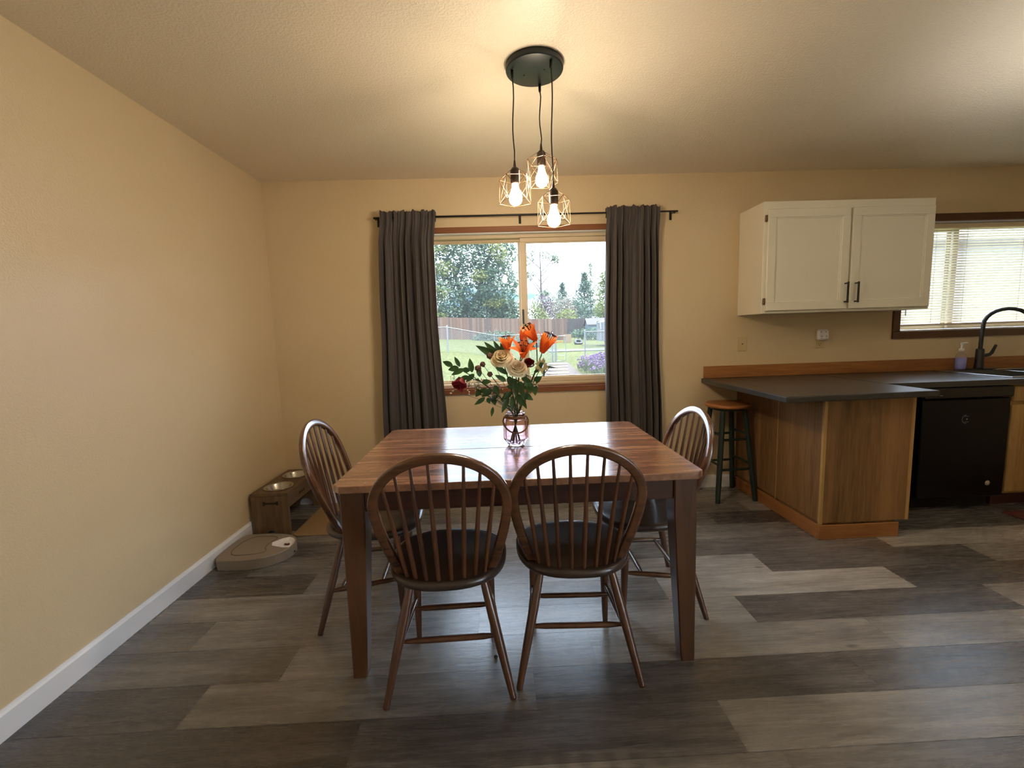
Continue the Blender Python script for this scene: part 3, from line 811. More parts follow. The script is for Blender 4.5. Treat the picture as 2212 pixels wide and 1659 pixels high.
# outlets
r = thing('switch_plate', 'almond wall plate with a single small hole under the white cabinet', 'wall plate', (3.604, 0, 1.149))
b = MB(); b.box(-.035, .035, -.006, -.0005, -.056, .056, .002); b.build('plate', M['almond'], r)
b = MB(); b.lathe([(.0001, 0), (.0045, 0), (.0045, .002), (.0001, .002)], mat=Matrix.Translation((0, -.006, 0)) @ Matrix.Rotation(PI/2, 4, 'X'), n=12); b.build('jack', M['brass'], r)
r = thing('wall_outlet', 'almond outlet with a white plug-in adapter above the counter', 'outlet', (4.225, 0, 1.155))
b = MB(); b.box(-.035, .035, -.006, -.0005, -.058, .058, .002); b.build('plate', M['almond'], r)
for z in (-.022,):
    for q in ((-.009, -.006, z-.006, z+.004), (.006, .009, z-.006, z+.004), (-.003, .003, z-.016, z-.011)): b = MB(); b.box(q[0], q[1], -.0066, -.0055, q[2], q[3]); b.build('socket_slot', M['matte_black'], r)
r = thing('outlet_adapter', 'white multi-socket adapter plugged into the counter outlet', 'adapter', (4.232, -.0065, 1.198))
b = MB(); b.box(-.045, .045, -.034, -.0005, -.04, .046, .012); b.build('body', M['white_plastic'], r)
for x in (-.018, .018):
    for q in ((x-.009, x-.002, .022, .027), (x-.006, x-.003, -.012, -.004), (x+.003, x+.006, -.012, -.004), (x-.002, x+.002, -.025, -.021)):
        b = MB(); b.box(q[0], q[1], -.0348, -.0335, q[2], q[3]); b.build('socket_slot', M['matte_black'], r)

# ------------------------------------------------------------------ pet corner
r = thing('raised_pet_feeder', 'rustic wooden raised stand holding two steel pet bowls in the corner', 'pet feeder', (.025, -.565, 0))
w, l, h = .245, .535, .29
def arch_panel(b, x0, x1, y0, y1, z1, ar):
    """upright panel in the xz plane with an arch cut at the foot"""
    cx = (x0+x1)/2; n = 12; top = []; prof = []
    pts = [(x0, 0), (x0, z1), (x1, z1), (x1, 0)]
    arc = [(cx+ar*cos(PI*k/n), ar*1.15*sin(PI*k/n)) for k in range(n+1)]
    poly = [(x1, 0), (x1, z1), (x0, z1), (x0, 0)]+arc[::-1]
    m = len(poly)
    vs = [(x, y0, z) for x, z in poly]+[(x, y1, z) for x, z in poly]
    fs = [tuple(range(m)), tuple(range(m, 2*m))[::-1]]+[(i, i+m, (i+1) % m+m, (i+1) % m) for i in range(m)]
    b.add(vs, fs)
b = MB(); arch_panel(b, .003, w-.003, 0, .018, h-.02, .032); e1 = b.build('end_panel', M['feeder'], r)
b = MB(); arch_panel(b, .003, w-.003, l-.018, l, h-.02, .055); b.build('end_panel', M['feeder'], r)
# bone cut-outs (dark inlay marks)
def bone(b, cx, cz, L_, plane, off):
    pts = [(-1, .38), (-.92, .62), (-.72, .6), (-.62, .3), (.62, .3), (.72, .6), (.92, .62), (1, .38), (.93, 0), (1, -.38), (.92, -.62), (.72, -.6), (.62, -.3), (-.62, -.3), (-.72, -.6), (-.92, -.62), (-1, -.38), (-.93, 0)]
    P = [(x*L_, z*L_*.42) for x, z in pts]; m = len(P)
    if plane == 'xz': vs = [(cx+x, off, cz+z) for x, z in P]+[(cx+x, off+.003, cz+z) for x, z in P]
    else: vs = [(off, cx+x, cz+z) for x, z in P]+[(off-.003, cx+x, cz+z) for x, z in P]
    b.add(vs, [tuple(range(m)), tuple(range(m, 2*m))[::-1]]+[(i, (i+1) % m, (i+1) % m+m, i+m) for i in range(m)])
b = MB(); bone(b, w/2+.005, .222, .052, 'xz', -.0008); b.build('bone_mark', M['burnt'], e1)
b = MB(); b.box(w-.016, w+.001, .001, l-.001, h-.10, h-.019, .002); sp = b.build('side_panel', M['feeder_x'], r)
b = MB(); bone(b, .20, h-.058, .045, 'yz', w+.0018); b.build('bone_mark', M['burnt'], sp)
b = MB(); b.box(.0, .016, .001, l-.001, h-.10, h-.019, .002); b.build('side_panel', M['feeder_x'], r)
# top with two round holes
b = MB(); N = 40; zt = h; zl = h-.018; rh = .084; cyS = (.135, .40)
for ci, cy in enumerate(cyS):
    ya, yb = (0, l/2) if ci == 0 else (l/2, l)
    outer = []
    for k in range(N):
        a = 2*PI*k/N; dx, dy = cos(a), sin(a)
        tx = ((w-w/2) if dx > 0 else (-w/2))/dx if abs(dx) > 1e-9 else 1e9
        ty = ((yb-cy) if dy > 0 else (ya-cy))/dy if abs(dy) > 1e-9 else 1e9
        t = min(tx, ty); outer.append((w/2+dx*t, cy+dy*t))
    # snap nearest to corners
    for cxx, cyy in ((0, ya), (w, ya), (0, yb), (w, yb)):
        i = min(range(N), key=lambda i: (outer[i][0]-cxx)**2+(outer[i][1]-cyy)**2); outer[i] = (cxx, cyy)
    inner = [(w/2+rh*cos(2*PI*k/N), cy+rh*sin(2*PI*k/N)) for k in range(N)]
    vs = [(x, y, zt) for x, y in outer]+[(x, y, zt) for x, y in inner]+[(x, y, zl) for x, y in inner]+[(x, y, zl) for x, y in outer]
    fs = []
    for k in range(N):
        k2 = (k+1) % N
        for q in range(3): fs.append((q*N+k, q*N+k2, (q+1)*N+k2, (q+1)*N+k))
        fs.append((3*N+k, 3*N+k2, k2, k))
    b.add(vs, fs)
b.build('top_board', M['feeder_x'], r)
for k, cy in enumerate(cyS):
    o = MB().lathe([(.001, -.045), (.05, -.045), (.066, -.035), (.078, -.002), (.081, .002), (.094, .002), (.0955, .004), (.094, .0055), (.080, .005), (.076, 0), (.064, -.032), (.049, -.0425), (.001, -.043)], n=48).build('pet_bowl', M['steel'], None)
    o.location = (.025+w/2, -.565+cy, h+.0005)
    tag(o, ['stainless pet bowl in the stand opening nearer the viewer', 'stainless pet bowl in the stand opening nearer the back wall'][k], 'bowl', 'steel bowls in the wooden pet stand')
# tan mat under it
b = MB()
def rrect(x0, x1, y0, y1, rad, n=6):
    P = []
    for (cx, cy, a0) in ((x1-rad, y1-rad, 0), (x0+rad, y1-rad, PI/2), (x0+rad, y0+rad, PI), (x1-rad, y0+rad, 1.5*PI)):
        for k in range(n+1): a = a0+PI/2*k/n; P.append((cx+rad*cos(a), cy+rad*sin(a)))
    return P
b.prism(rrect(.28, .80, -.59, -.03, .05), .0005, .005, .0015); tag(b.build('floor_mat', M['mat'], None, (.54, -.3, 0)), 'tan rounded mat on the floor beside the wooden pet stand', 'mat')
# automatic feeder
r = thing('automatic_pet_feeder', 'low grey-beige automatic pet feeder against the left baseboard', 'pet feeder', (.018, -.99, 0))
out = [(0.0, 0.0), (.10, -.012), (.22, -.012), (.30, .010), (.365, .060), (.398, .13), (.395, .20), (.36, .265), (.30, .305), (.20, .325), (.08, .328), (.0, .32)]
def smooth_poly(P, it=2):
    for _ in range(it):
        Q = []
        for i in range(len(P)):
            a, c = Vector(P[i]), Vector(P[(i+1) % len(P)]); Q += [a.lerp(c, .25), a.lerp(c, .75)]
        P = Q
    return [tuple(p) for p in P]
Ps = smooth_poly(out)
hole = [(.228, .170), (.378, .108), (.392, .155), (.372, .235), (.305, .275)]
b = MB(); b.prism(Ps, 0.0, .046, .003, smooth=False); b.build('base', M['greige'], r)
# lid ring with a wedge opening
b = MB(); n = len(Ps); z0_, z1_ = .046, .062
cxh = sum(p[0] for p in hole)/5; cyh = sum(p[1] for p in hole)/5
hs = smooth_poly(hole, 1); 
def ang(p): return math.atan2(p[1]-cyh, p[0]-cxh)
def ray_poly(poly, a):
    best = None; d = Vector((cos(a), sin(a)))
    for i in range(len(poly)):
        p = Vector(poly[i])-Vector((cxh, cyh)); q = Vector(poly[(i+1) % len(poly)])-Vector((cxh, cyh)); e = q-p
        den = d.x*e.y-d.y*e.x
        if abs(den) < 1e-12: continue
        t = (p.x*e.y-p.y*e.x)/den; u = (p.x*d.y-p.y*d.x)/den
        if t > 0 and -1e-6 <= u <= 1+1e-6 and (best is None or t < best): best = t
    return best or .01
angs = sorted({round(ang(p), 4) for p in Ps+hs}); m = len(angs)
oo = [(cxh+cos(a)*ray_poly(Ps, a), cyh+sin(a)*ray_poly(Ps, a)) for a in angs]; ii = [(cxh+cos(a)*ray_poly(hs, a), cyh+sin(a)*ray_poly(hs, a)) for a in angs]
vs = [(x, y, z0_) for x, y in oo]+[(x, y, z1_-.004) for x, y in oo]+[(cxh+(x-cxh)*.975, cyh+(y-cyh)*.975, z1_) for x, y in oo]+[(x, y, z1_) for x, y in ii]+[(x, y, z0_+.001) for x, y in ii]
b.add(vs, [(q*m+k, q*m+(k+1) % m, (q+1)*m+(k+1) % m, (q+1)*m+k) for q in range(4) for k in range(m)], False); b.build('lid', M['greige'], r)
b = MB(); pr = [(.05, .05), (.20, .045), (.265, .07), (.262, .10), (.235, .13), (.235, .20), (.26, .255), (.21, .285), (.06, .285)]
pr = smooth_poly(pr); b.tube([(x, y, z1_+.0005) for x, y in pr+[pr[0]]], .0022, 6, cap=False); b.build('lid_groove', plain('dark_groove', srgb(96, 86, 76), .7), r)
b = MB(); mm = len(hs)
vs = [(x, y, z1_-.001) for x, y in hs]+[(cxh+(x-cxh)*.62, cyh+(y-cyh)*.62, z1_-.0115) for x, y in hs]
b.add(vs, [(k, (k+1) % mm, mm+(k+1) % mm, mm+k) for k in range(mm)]+[tuple(range(mm, 2*mm))]); b.build('food_tray', M['white_plastic'], r)
o = MB()
for k in range(26):
    a = R.uniform(0, 2*PI); q = R.uniform(0, .018); o.ball((cxh+.01+q*cos(a), cyh-.012+q*.6*sin(a), z1_-.0075+R.uniform(0, .002)), .0035, 5)
tag(o.build('kibble_food', M['kibble'], None, None), 'few brown kibbles left in the feeder tray', 'pet food', None, 'stuff').location = (.018, -.99, 0)
b = MB(); b.ball((.3975, .155, .02), .006, 6); b.build('key_hole', M['matte_black'], r)
# stray pellet on the floor
b = MB(); b.ball((0, 0, .008), .008, 8, .9); o = b.build('loose_pellet', plain('dark_pellet', srgb(46, 34, 28), .6), None); o.location = (1.637, -1.788, 0)
tag(o, 'tiny dark round pellet on the floor under the table', 'pellet')

# ------------------------------------------------------------------ pendant lamp
r = thing('pendant_lamp', 'black round ceiling canopy with three caged bulb pendants over the table', 'pendant lamp', (1.888, -1.362, H))
b = MB(); b.lathe([(.001, -.0005), (.1245, -.0005), (.125, -.004), (.125, -.022), (.1235, -.026), (.12, -.0275), (.001, -.0275)], n=64); b.build('canopy', M['canopy'], r)
for (x, y) in ((-.044, .027), (.042, -.012)):
    b = MB(); b.ball((x, y, -.0285), .004, 6, .6); b.build('screw', M['matte_black'], r)
def cage(zt, rot, cx, cy, tilt=0):
    N = 5; b = MB()
    A = [Vector((.021*cos(2*PI*k/N+rot), .021*sin(2*PI*k/N+rot), zt-.012)) for k in range(N)]
    B = [Vector((.072*cos(2*PI*k/N+rot), .072*sin(2*PI*k/N+rot), zt-.048)) for k in range(N)]
    D = [Vector((.0755*cos(2*PI*k/N+rot), .0755*sin(2*PI*k/N+rot), zt-.150)) for k in range(N)]
    E = [Vector((.072*cos(2*PI*(k+.5)/N+rot), .072*sin(2*PI*(k+.5)/N+rot), zt-.152)) for k in range(N)]
    off = Vector((cx, cy, 0)); w = .0011
    def rod(p, q): b.tube([p+off, q+off], w, 6)
    for k in range(N):
        k2 = (k+1) % N
        rod(A[k], B[k]); rod(B[k], B[k2]); rod(B[k], D[k]); rod(D[k], D[k2]); rod(B[k], D[k2]); rod(B[k2], D[k]); rod(A[k], A[k2])
    return b
pend = [(-.098, -.010, 2.015, .35), (.032, .098, 2.125, 1.0), (.062, -.078, 1.902, .15)]
for (px, py, zt, rot) in pend:
    z = zt-H
    d = MB(); d.lathe([(.001, 0), (.006, 0), (.006, -.028), (.0045, -.034), (.001, -.034)], (px, py, -.0275), 12); 
    P = [(px, py, -.05)]
    for k in range(1, 9):
        t = k/8; P.append((px+.004*sin(t*7+rot), py+.003*sin(t*5), -.05+(z+.02+.05)*t))
    P[-1] = (px, py, z+.02)
    d.tube(P, .0028, 8); d.build('cord', M['cord'], r)
    d = MB(); d.lathe([(.001, .03), (.004, .028), (.0065, .004), (.0075, 0), (.014, -.004), (.0205, -.014), (.0205, -.068), (.019, -.072), (.001, -.072)], (px, py, z), 24); d.build('bulb_socket', M['socket'], r)
    cage(z, rot, px, py).build('wire_cage', M['wire'], r)
    d = MB(); d.lathe([(.001, -.0725), (.0135, -.073), (.0145, -.085), (.019, -.10), (.0265, -.116), (.0295, -.130), (.0275, -.145), (.021, -.156), (.011, -.162), (.001, -.1635)], (px, py, z), 28); d.build('light_bulb', M['bulb'], r)

# uplight bowl added out of view to lift the ceiling, and bounce rug
r = thing('added_uplight_bowl', 'white metal uplight bowl added out of view to brighten the ceiling', 'pendant lamp', (4.5, -2.0, H))
b = MB(); b.lathe([(.001, -.0005), (.06, -.0005), (.055, -.02), (.001, -.025)], n=32); b.build('canopy', M['white_trim'], r)
b = MB(); b.tube([(0, 0, -.02), (0, 0, -.62)], .006, 10); b.build('rod', M['black_metal'], r)
b = MB(); b.lathe([(.001, -.64), (.07, -.625), (.125, -.575), (.15, -.50), (.147, -.50), (.122, -.572), (.068, -.62), (.001, -.633)], n=48); b.build('lamp_shade', M['cab_white'], r)
b = MB(); b.lathe([(.010, -.575), (.034, -.570), (.036, -.56), (.034, -.548), (.010, -.545)], n=24, closed=True); b.build('light_bulb', M['uplight_glow'], r)
b = MB(); b.box(-1.35, 1.35, -1.3, 1.3, .0005, .012, .004); o = b.build('bounce_rug', plain('bounce_rug_cream', srgb(226, 220, 208), .95, var=.1, vs=14), None); o.location = (4.75, -5.3, 0)  # pale rug added out of view to bounce daylight from the door
tag(o, 'large cream rug added out of view to bounce daylight', 'rug')

# ------------------------------------------------------------------ vase and bouquet
VX, VY = 1.758, -1.375
r = thing('glass_vase', 'faceted pink glass jar with a twine handle in the middle of the table', 'vase', (VX, VY, TZ))
N = 10
def fac(prof): return prof
b = MB()
outp = [(.034, .0006), (.038, .004), (.0555, .028), (.0575, .034), (.0575, .105), (.053, .125), (.0435, .138), (.0435, .150), (.0465, .153), (.0465, .157)]
inp = [(.0435, .157), (.0405, .150), (.0405, .137), (.049, .122), (.0535, .104), (.0535, .036), (.050, .030), (.036, .012), (.001, .011)]
b.lathe(outp+inp, n=N, smooth=False); b.build('jar', M['vase'], r)
b = MB()
P = [(.0465*cos(a), .0465*sin(a), .139) for a in [2*PI*k/28 for k in range(29)]]; b.tube(P, .0042, 8, cap=False)
P = [(.0495*cos(a), .0495*sin(a)-.002, .1355) for a in [2*PI*k/28+.1 for k in range(29)]]; b.tube(P, .0036, 8, cap=False)
b.build('twine_collar', M['rope'], r)
b = MB(); P = []
for k in range(21):
    t = k/20; a = PI+PI*t; P.append((.060*cos(a)+.004*sin(PI*t), -.012+.064*sin(a)*1.0, .135-.062*sin(PI*t)**.8))
P[0] = (-.052, -.005, .137); P[-1] = (.052, -.005, .137)
b.tube(P, .0038, 8); b.build('twine_handle', M['rope'], r)

def bez(p0, p1, p2, n=10):
    p0, p1, p2 = Vector(p0), Vector(p1), Vector(p2)
    return [(p0*(1-t)**2+p1*2*t*(1-t)+p2*t*t) for t in [k/n for k in range(n+1)]]
def leaf_mesh(b, base, tip, wd, up=(0, -1, .3), curl=.15, n=7):
    base, tip = Vector(base), Vector(tip); d = tip-base; L_ = d.length; t = d.normalized()
    u = Vector(up); u = (u-t*u.dot(t)); u = u.normalized() if u.length > 1e-5 else Vector((0, 0, 1)); s_ = t.cross(u).normalized()
    vs = []
    for i in range(n+1):
        q = i/n; w_ = wd*(sin(PI*min(1, q**.8))**.85)*.5 if 0 < q < 1 else .0004
        c = base+t*(L_*q)+u*(-curl*L_*(q*q)+curl*L_*q*.6)
        vs += [c-s_*w_+u*w_*.35, c, c+s_*w_+u*w_*.35]
    fs = []
    for i in range(n): fs += [(i*3, i*3+1, i*3+4, i*3+3), (i*3+1, i*3+2, i*3+5, i*3+4)]
    b.add(vs, fs, True)
def frame(d):
    d = Vector(d).normalized(); return d.to_track_quat('Z', 'X').to_matrix().to_4x4()
def rose(b, c, d, rad, seed, opn=1.0):
    """whorls of cupped petals; each petal leans out more than the one inside it"""
    RR = random.Random(seed); Mx = Matrix.Translation(c) @ frame(d)
    # count, foot radius, rim radius, rim height, curl-out at the rim
    layers = [(2, .02, .10, .62, .00), (3, .05, .22, .66, .02), (3, .10, .36, .66, .05), (4, .16, .52, .60, .09), (5, .22, .70, .48, .14), (5, .26, .90, .28, .18), (5, .28, 1.06, .02, .16)]
    if opn < .6: layers = [(n_, f_, r_*.78, h_+.22, c_*.5) for n_, f_, r_, h_, c_ in layers[:6]]
    for li, (cnt, fr_, rim, hh, cu) in enumerate(layers):
        ph = RR.uniform(0, 6)
        for k in range(cnt):
            a0 = ph+2*PI*k/cnt+RR.uniform(-.2, .2); wspan = (2*PI/cnt)*.64; dh = RR.uniform(-.10, .08); dr = RR.uniform(-.05, .05)
            nu, nv = 8, 7; vs = []
            for j in range(nv+1):
                v = j/nv
                for i in range(nu+1):
                    u = -1+2*i/nu
                    a = a0+u*wspan*(.35+.65*min(1, v*1.6)**.7)*(1-.10*v**6)
                    rr = fr_+(rim+dr-fr_)*sin(v*PI/2)**.8+.07*(u+1)/2
                    top = hh+dh+.25
                    z = -.42+(top+.17)*(1-(1-v)**1.7)-.24*(abs(u)**2.6)*v**3
                    q = max(0, v-.72)/.28
                    rr += cu*q*q*(1-.3*u*u); z -= cu*.75*q**2.4
                    rr += .010*sin(u*5+seed+k)*q
                    vs.append(Mx @ Vector((rad*rr*cos(a), rad*rr*sin(a), rad*z)))
            W_ = nu+1
            b.add(vs, [(j*W_+i, j*W_+i+1, (j+1)*W_+i+1, (j+1)*W_+i) for j in range(nv) for i in range(nu)], True)
def lily(b, sb, c, d, size, seed, opn=.6, up=None):
    """c base of the bloom, d axis; opn flare"""
    RR = random.Random(seed); Mx = Matrix.Translation(c) @ frame(d)
    for k in range(6):
        a0 = 2*PI*k/6+RR.uniform(-.12, .12)+(seed % 5)*.2; inner = k % 2
        wid = size*(.46 if inner else .34); nu, nv = 4, 9; vs = []
        L_ = size*RR.uniform(.95, 1.1)
        for j in range(nv+1):
            v = j/nv
            rr = size*(.06+.16*v+opn*.75*v**2.2); z = L_*(v-.0*v)-opn*size*.42*max(0, v-.45)**1.6*1.6
            ww = wid*(sin(PI*min(1, .12+v*.88))**.8)*.5+.0006
            for i in range(nu+1):
                u = -1+2*i/nu
                p = Vector((rr, u*ww, z+abs(u)*ww*.2))
                p = Matrix.Rotation(a0, 4, 'Z') @ p; p.z += 0
                vs.append(Mx @ p)
        W_ = nu+1
        b.add(vs, [(j*W_+i, j*W_+i+1, (j+1)*W_+i+1, (j+1)*W_+i) for j in range(nv) for i in range(nu)], True)
    if sb is not None:
        for k in range(6):
            a = 2*PI*k/6+.3; p0 = Mx @ Vector((0, 0, size*.1)); p1 = Mx @ Vector((size*.12*cos(a), size*.12*sin(a), size*.6)); p2 = Mx @ Vector((size*(.16+.1*opn)*cos(a), size*(.16+.1*opn)*sin(a), size*.92))
            sb.tube([p0, p1, p2], size*.012, 5)
            q = (p2-p1).normalized(); s_ = q.cross(Vector((.3, .9, .2))).normalized()
            sb.tube([p2-s_*size*.07, p2+s_*size*.07], size*.028, 6)
        sb.tube([Mx @ Vector((0, 0, 0)), Mx @ Vector((.0, .0, size*1.05))], size*.018, 5)
FB = (VX, VY, TZ+.018)   # inside the jar
def inside(k):
    a = k*2.4; return Vector((VX+.026*cos(a), VY+.026*sin(a), TZ+.016)), Vector((VX-.018*cos(a), VY-.018*sin(a), TZ+.155))
def stem_pts(k, head, bend=.0, sag=(0, 0, 0)):
    p0, p1 = inside(k); head = Vector(head); mid = p1.lerp(head, .5)+Vector(sag)
    return [p0, p0.lerp(p1, .5)]+bez(p1, mid, head, 10)
def root(name, label, cat, group=None): return thing(name, label, cat, (VX, VY, TZ), 0, group)
def lo(o): o.matrix_parent_inverse = Matrix.Translation((-VX, -VY, -TZ)); return o
k = 0
for (nm, lab, c, d, rad, m, sd, sag) in (
    ('rose', 'larger cream rose, highest of the two pale roses in the bouquet', (1.706, -1.40, 1.176), (-.12, -.72, .68), .044, 'rose_cream', 5, (0, 0, 0)),
    ('rose', 'smaller cream rose, tucked below the front orange lily', (1.772, -1.41, 1.130), (.1, -.75, .62), .039, 'rose_cream', 9, (0, 0, 0)),
    ('rose', 'drooping dark red rose at the left edge of the bouquet', (1.508, -1.38, 1.072), (-.25, -.5, -.75), .044, 'rose_red', 14, (0, 0, .09)),
    ('rose', 'dark red rose half hidden behind the front orange lily', (1.829, -1.35, 1.140), (.25, -.6, .6), .032, 'rose_red', 21, (0, 0, 0))):
    r = root(nm, lab, 'rose', 'roses in the vase'); k += 1; c = Vector(c); dv = Vector(d).normalized()
    b = MB(); P = stem_pts(k, c-dv*rad*.5, 0, sag); b.tube(P, [.0028]*len(P), 7)
    b.lathe([(.001, -.5*rad), (.3*rad, -.35*rad), (.42*rad, -.1*rad), (.001, 0)], n=10, mat=Matrix.Translation(c) @ frame(dv)); lo(b.build('stem', M['stem'], r))
    b = MB(); rose(b, c, dv, rad, sd, 1.0 if m == 'rose_cream' else .35)
    if sd == 14: leaf_mesh(b, c+dv*rad*.2, c+Vector((.006, -.01, -.052)), .03, (0, -1, 0), .05)
    lo(b.build('rose_head', M[m], r))
    b = MB(); q = P[6]
    leaf_mesh(b, q, q+Vector((-.05 if k % 2 else .05, -.01, -.03)), .03); leaf_mesh(b, P[8], P[8]+Vector((.045 if k % 2 else -.045, -.01, .005)), .026)
    lo(b.build('leaves', M['leaf'], r))
# lilies
def lily_stalk(lab, kk, heads, stalk_top, leaves):
    r = root('lily', lab, 'lily', 'orange lilies in the vase')
    b = MB(); P = stem_pts(kk, stalk_top); b.tube(P, .0038, 8)
    for (c, d, size, sd, opn, _) in heads:
        b.tube(bez(stalk_top, Vector(stalk_top).lerp(Vector(c), .5)+Vector((0, 0, -.005)), c, 5), .0024, 6)
    lo(b.build('stem', M['stem'], r))
    for (c, d, size, sd, opn, st) in heads:
        b = MB(); sb = MB() if st else None; lily(b, sb, Vector(c), d, size, sd, opn)
        f = lo(b.build('blossom', M['lily'], r))
        if st: o = sb.build('stamen', M['stamen'], f)
    b = MB()
    for (a, c, w_) in leaves: leaf_mesh(b, a, c, w_, (0, -1, .2), .1)
    lo(b.build('leaves', M['leaf'], r))
lily_stalk('orange lily stalk with an upright closed bloom and a speckled front bloom', 7,
    [((1.735, -1.375, 1.203), (-.12, -.1, 1), .078, 3, .62, True), ((1.800, -1.405, 1.176), (.03, -.55, .78), .088, 4, .78, True), ((1.802, -1.38, 1.232), (.05, .05, 1), .066, 6, .12, False)],
    (1.785, -1.38, 1.15), [((1.70, -1.37, 1.17), (1.585, -1.36, 1.236), .036), ((1.70, -1.36, 1.17), (1.625, -1.36, 1.252), .03), ((1.71, -1.35, 1.175), (1.668, -1.36, 1.256), .026), ((1.72, -1.36, 1.17), (1.70, -1.35, 1.245), .024), ((1.84, -1.35, 1.2), (1.862, -1.36, 1.262), .014)])
lily_stalk('orange lily stalk with two wide blooms at the top right of the bouquet', 4,
    [((1.868, -1.36, 1.250), (-.45, -.15, .66), .092, 9, .5, True), ((1.890, -1.38, 1.192), (.42, -.15, .88), .104, 11, .62, True)],
    (1.868, -1.375, 1.13), [((1.86, -1.375, 1.10), (1.90, -1.39, 1.165), .022), ((1.85, -1.38, 1.06), (1.885, -1.40, 1.085), .03), ((1.84, -1.39, 1.03), (1.80, -1.42, 1.075), .034), ((1.85, -1.38, 1.05), (1.852, -1.41, .998), .03)])
# leafy sprigs
def sprig(lab, kk, end, sag, leaves, thick=.0022):
    r = root('leafy_sprig', lab, 'greenery', 'green sprigs in the vase')
    b = MB(); P = stem_pts(kk, end, 0, sag); b.tube(P, thick, 6); lo(b.build('stem', M['stem'], r))
    for (a, c, w_) in leaves:
        b = MB(); leaf_mesh(b, a, c, w_, (R.uniform(-.3, .3), -1, R.uniform(.1, .5)), .1); lo(b.build('leaf', M['leaf'], r))
y = -1.38
sprig('long leafy sprig arching out over the drooping red rose', 2, (1.475, y, 1.145), (0, 0, .05),
    [((1.478, y, 1.145), (1.432, y, 1.168), .026), ((1.505, y, 1.138), (1.455, y, 1.128), .028), ((1.51, y, 1.14), (1.487, y, 1.188), .02), ((1.53, y, 1.13), (1.470, y-.01, 1.105), .026), ((1.555, y, 1.12), (1.515, y+.01, 1.128), .026),
     ((1.565, y, 1.112), (1.556, y, 1.178), .028), ((1.575, y, 1.105), (1.535, y-.01, 1.070), .026), ((1.60, y, 1.09), (1.590, y, 1.145), .026), ((1.60, y, 1.075), (1.592, y-.01, 1.07), .03), ((1.55, y, 1.095), (1.50, y, 1.078), .024)])
sprig('leafy sprig hanging low over the table to the left of the vase', 5, (1.585, -1.36, 1.005), (0, 0, .045),
    [((1.62, -1.36, .992), (1.568, -1.36, .957), .022), ((1.632, -1.36, .99), (1.640, -1.37, .962), .022), ((1.60, -1.36, 1.03), (1.575, -1.36, .995), .026), ((1.625, -1.36, 1.035), (1.60, -1.36, 1.0), .03),
     ((1.655, -1.36, .99), (1.667, -1.37, .955), .028), ((1.675, -1.36, .985), (1.64, -1.38, .985), .03), ((1.655, -1.36, .945), (1.646, -1.36, .898), .016), ((1.665, -1.37, 1.05), (1.685, -1.38, 1.0), .028)])
sprig('dense dark foliage in the middle of the bouquet above the vase neck', 9, (1.745, -1.40, 1.12), (0, 0, 0),
    [((1.745, -1.40, 1.00), (1.742, -1.43, .93), .026), ((1.73, -1.40, 1.0), (1.695, -1.42, .925), .026), ((1.76, -1.40, 1.07), (1.762, -1.43, .995), .03), ((1.78, -1.40, 1.05), (1.80, -1.43, .985), .026), ((1.73, -1.40, 1.10), (1.66, -1.40, 1.15), .024),
     ((1.72, -1.40, 1.07), (1.67, -1.41, 1.10), .024), ((1.79, -1.40, 1.08), (1.84, -1.41, 1.06), .024), ((1.80, -1.4, 1.04), (1.845, -1.42, 1.02), .024), ((1.745, -1.40, 1.02), (1.705, -1.42, .985), .024), ((1.735, -1.39, 1.09), (1.74, -1.43, 1.04), .03), ((1.79, -1.39, .98), (1.81, -1.42, .94), .019), ((1.77, -1.40, 1.01), (1.785, -1.43, .95), .024)])
sprig('bare twig with two narrow leaves at the right edge of the bouquet', 12, (1.925, -1.38, 1.126), (0, 0, .02),
    [((1.90, -1.38, 1.13), (1.952, -1.38, 1.122), .008), ((1.895, -1.38, 1.125), (1.897, -1.38, 1.078), .013), ((1.875, -1.38, 1.12), (1.85, -1.38, 1.105), .01)], .0016)
# dry pods, filler blossoms
def pod(lab, kk, c, rad, col='pod', sag=(0, 0, .01)):
    r = root('seed_pod', lab, 'flower', 'dried round seed heads in the vase'); c = Vector(c)
    b = MB(); P = stem_pts(kk, c, 0, sag); b.tube(P, .0012, 5); lo(b.build('stem', M['stem'], r))
    b = MB()
    RR = random.Random(kk)
    b.ball(c, rad*.8, 8)
    for i in range(46):
        u = RR.uniform(-1, 1); a = RR.uniform(0, 2*PI); s_ = math.sqrt(1-u*u); q = Vector((s_*cos(a), s_*sin(a), u))
        b.ball(c+q*rad*.82, rad*.2, 4)
    lo(b.build('seed_head', M[col], r))
pod('brown seed head beside the larger cream rose', 14, (1.650, -1.38, 1.186), .017)
pod('green-brown seed head, highest of those over the leafy sprig', 15, (1.615, -1.38, 1.148), .014)
pod('pinkish seed head just below the green-brown one', 16, (1.594, -1.40, 1.132), .016)
pod('lowest brown seed head, hanging free left of the stems', 17, (1.647, -1.40, 1.103), .0135)
def breath(lab, kk, clusters, group='baby\'s breath in the vase'):
    r = root('babys_breath', lab, 'flower', group); RR = random.Random(kk); b = MB(); t = MB()
    for (c, sp, n) in clusters:
        c = Vector(c); P = stem_pts(kk, c, 0, (0, 0, .01)); t.tube(P, .0009, 5)
        for i in range(n):
            q = c+Vector((RR.gauss(0, sp), RR.gauss(0, sp*.7), RR.gauss(0, sp*.8))); b.ball(q, RR.uniform(.0022, .0038), 4)
            t.tube([c-Vector((0, 0, sp)), q], .0005, 3)
    lo(t.build('stem', M['stem'], r)); o = lo(b.build('tiny_blossoms', M['tiny_white'], r)); o['kind'] = 'stuff'
breath('tiny white filler blossoms around the drooping red rose', 18, [((1.468, -1.36, 1.028), .007, 7), ((1.49, -1.36, 1.085), .020, 16), ((1.545, -1.37, 1.06), .016, 18)])
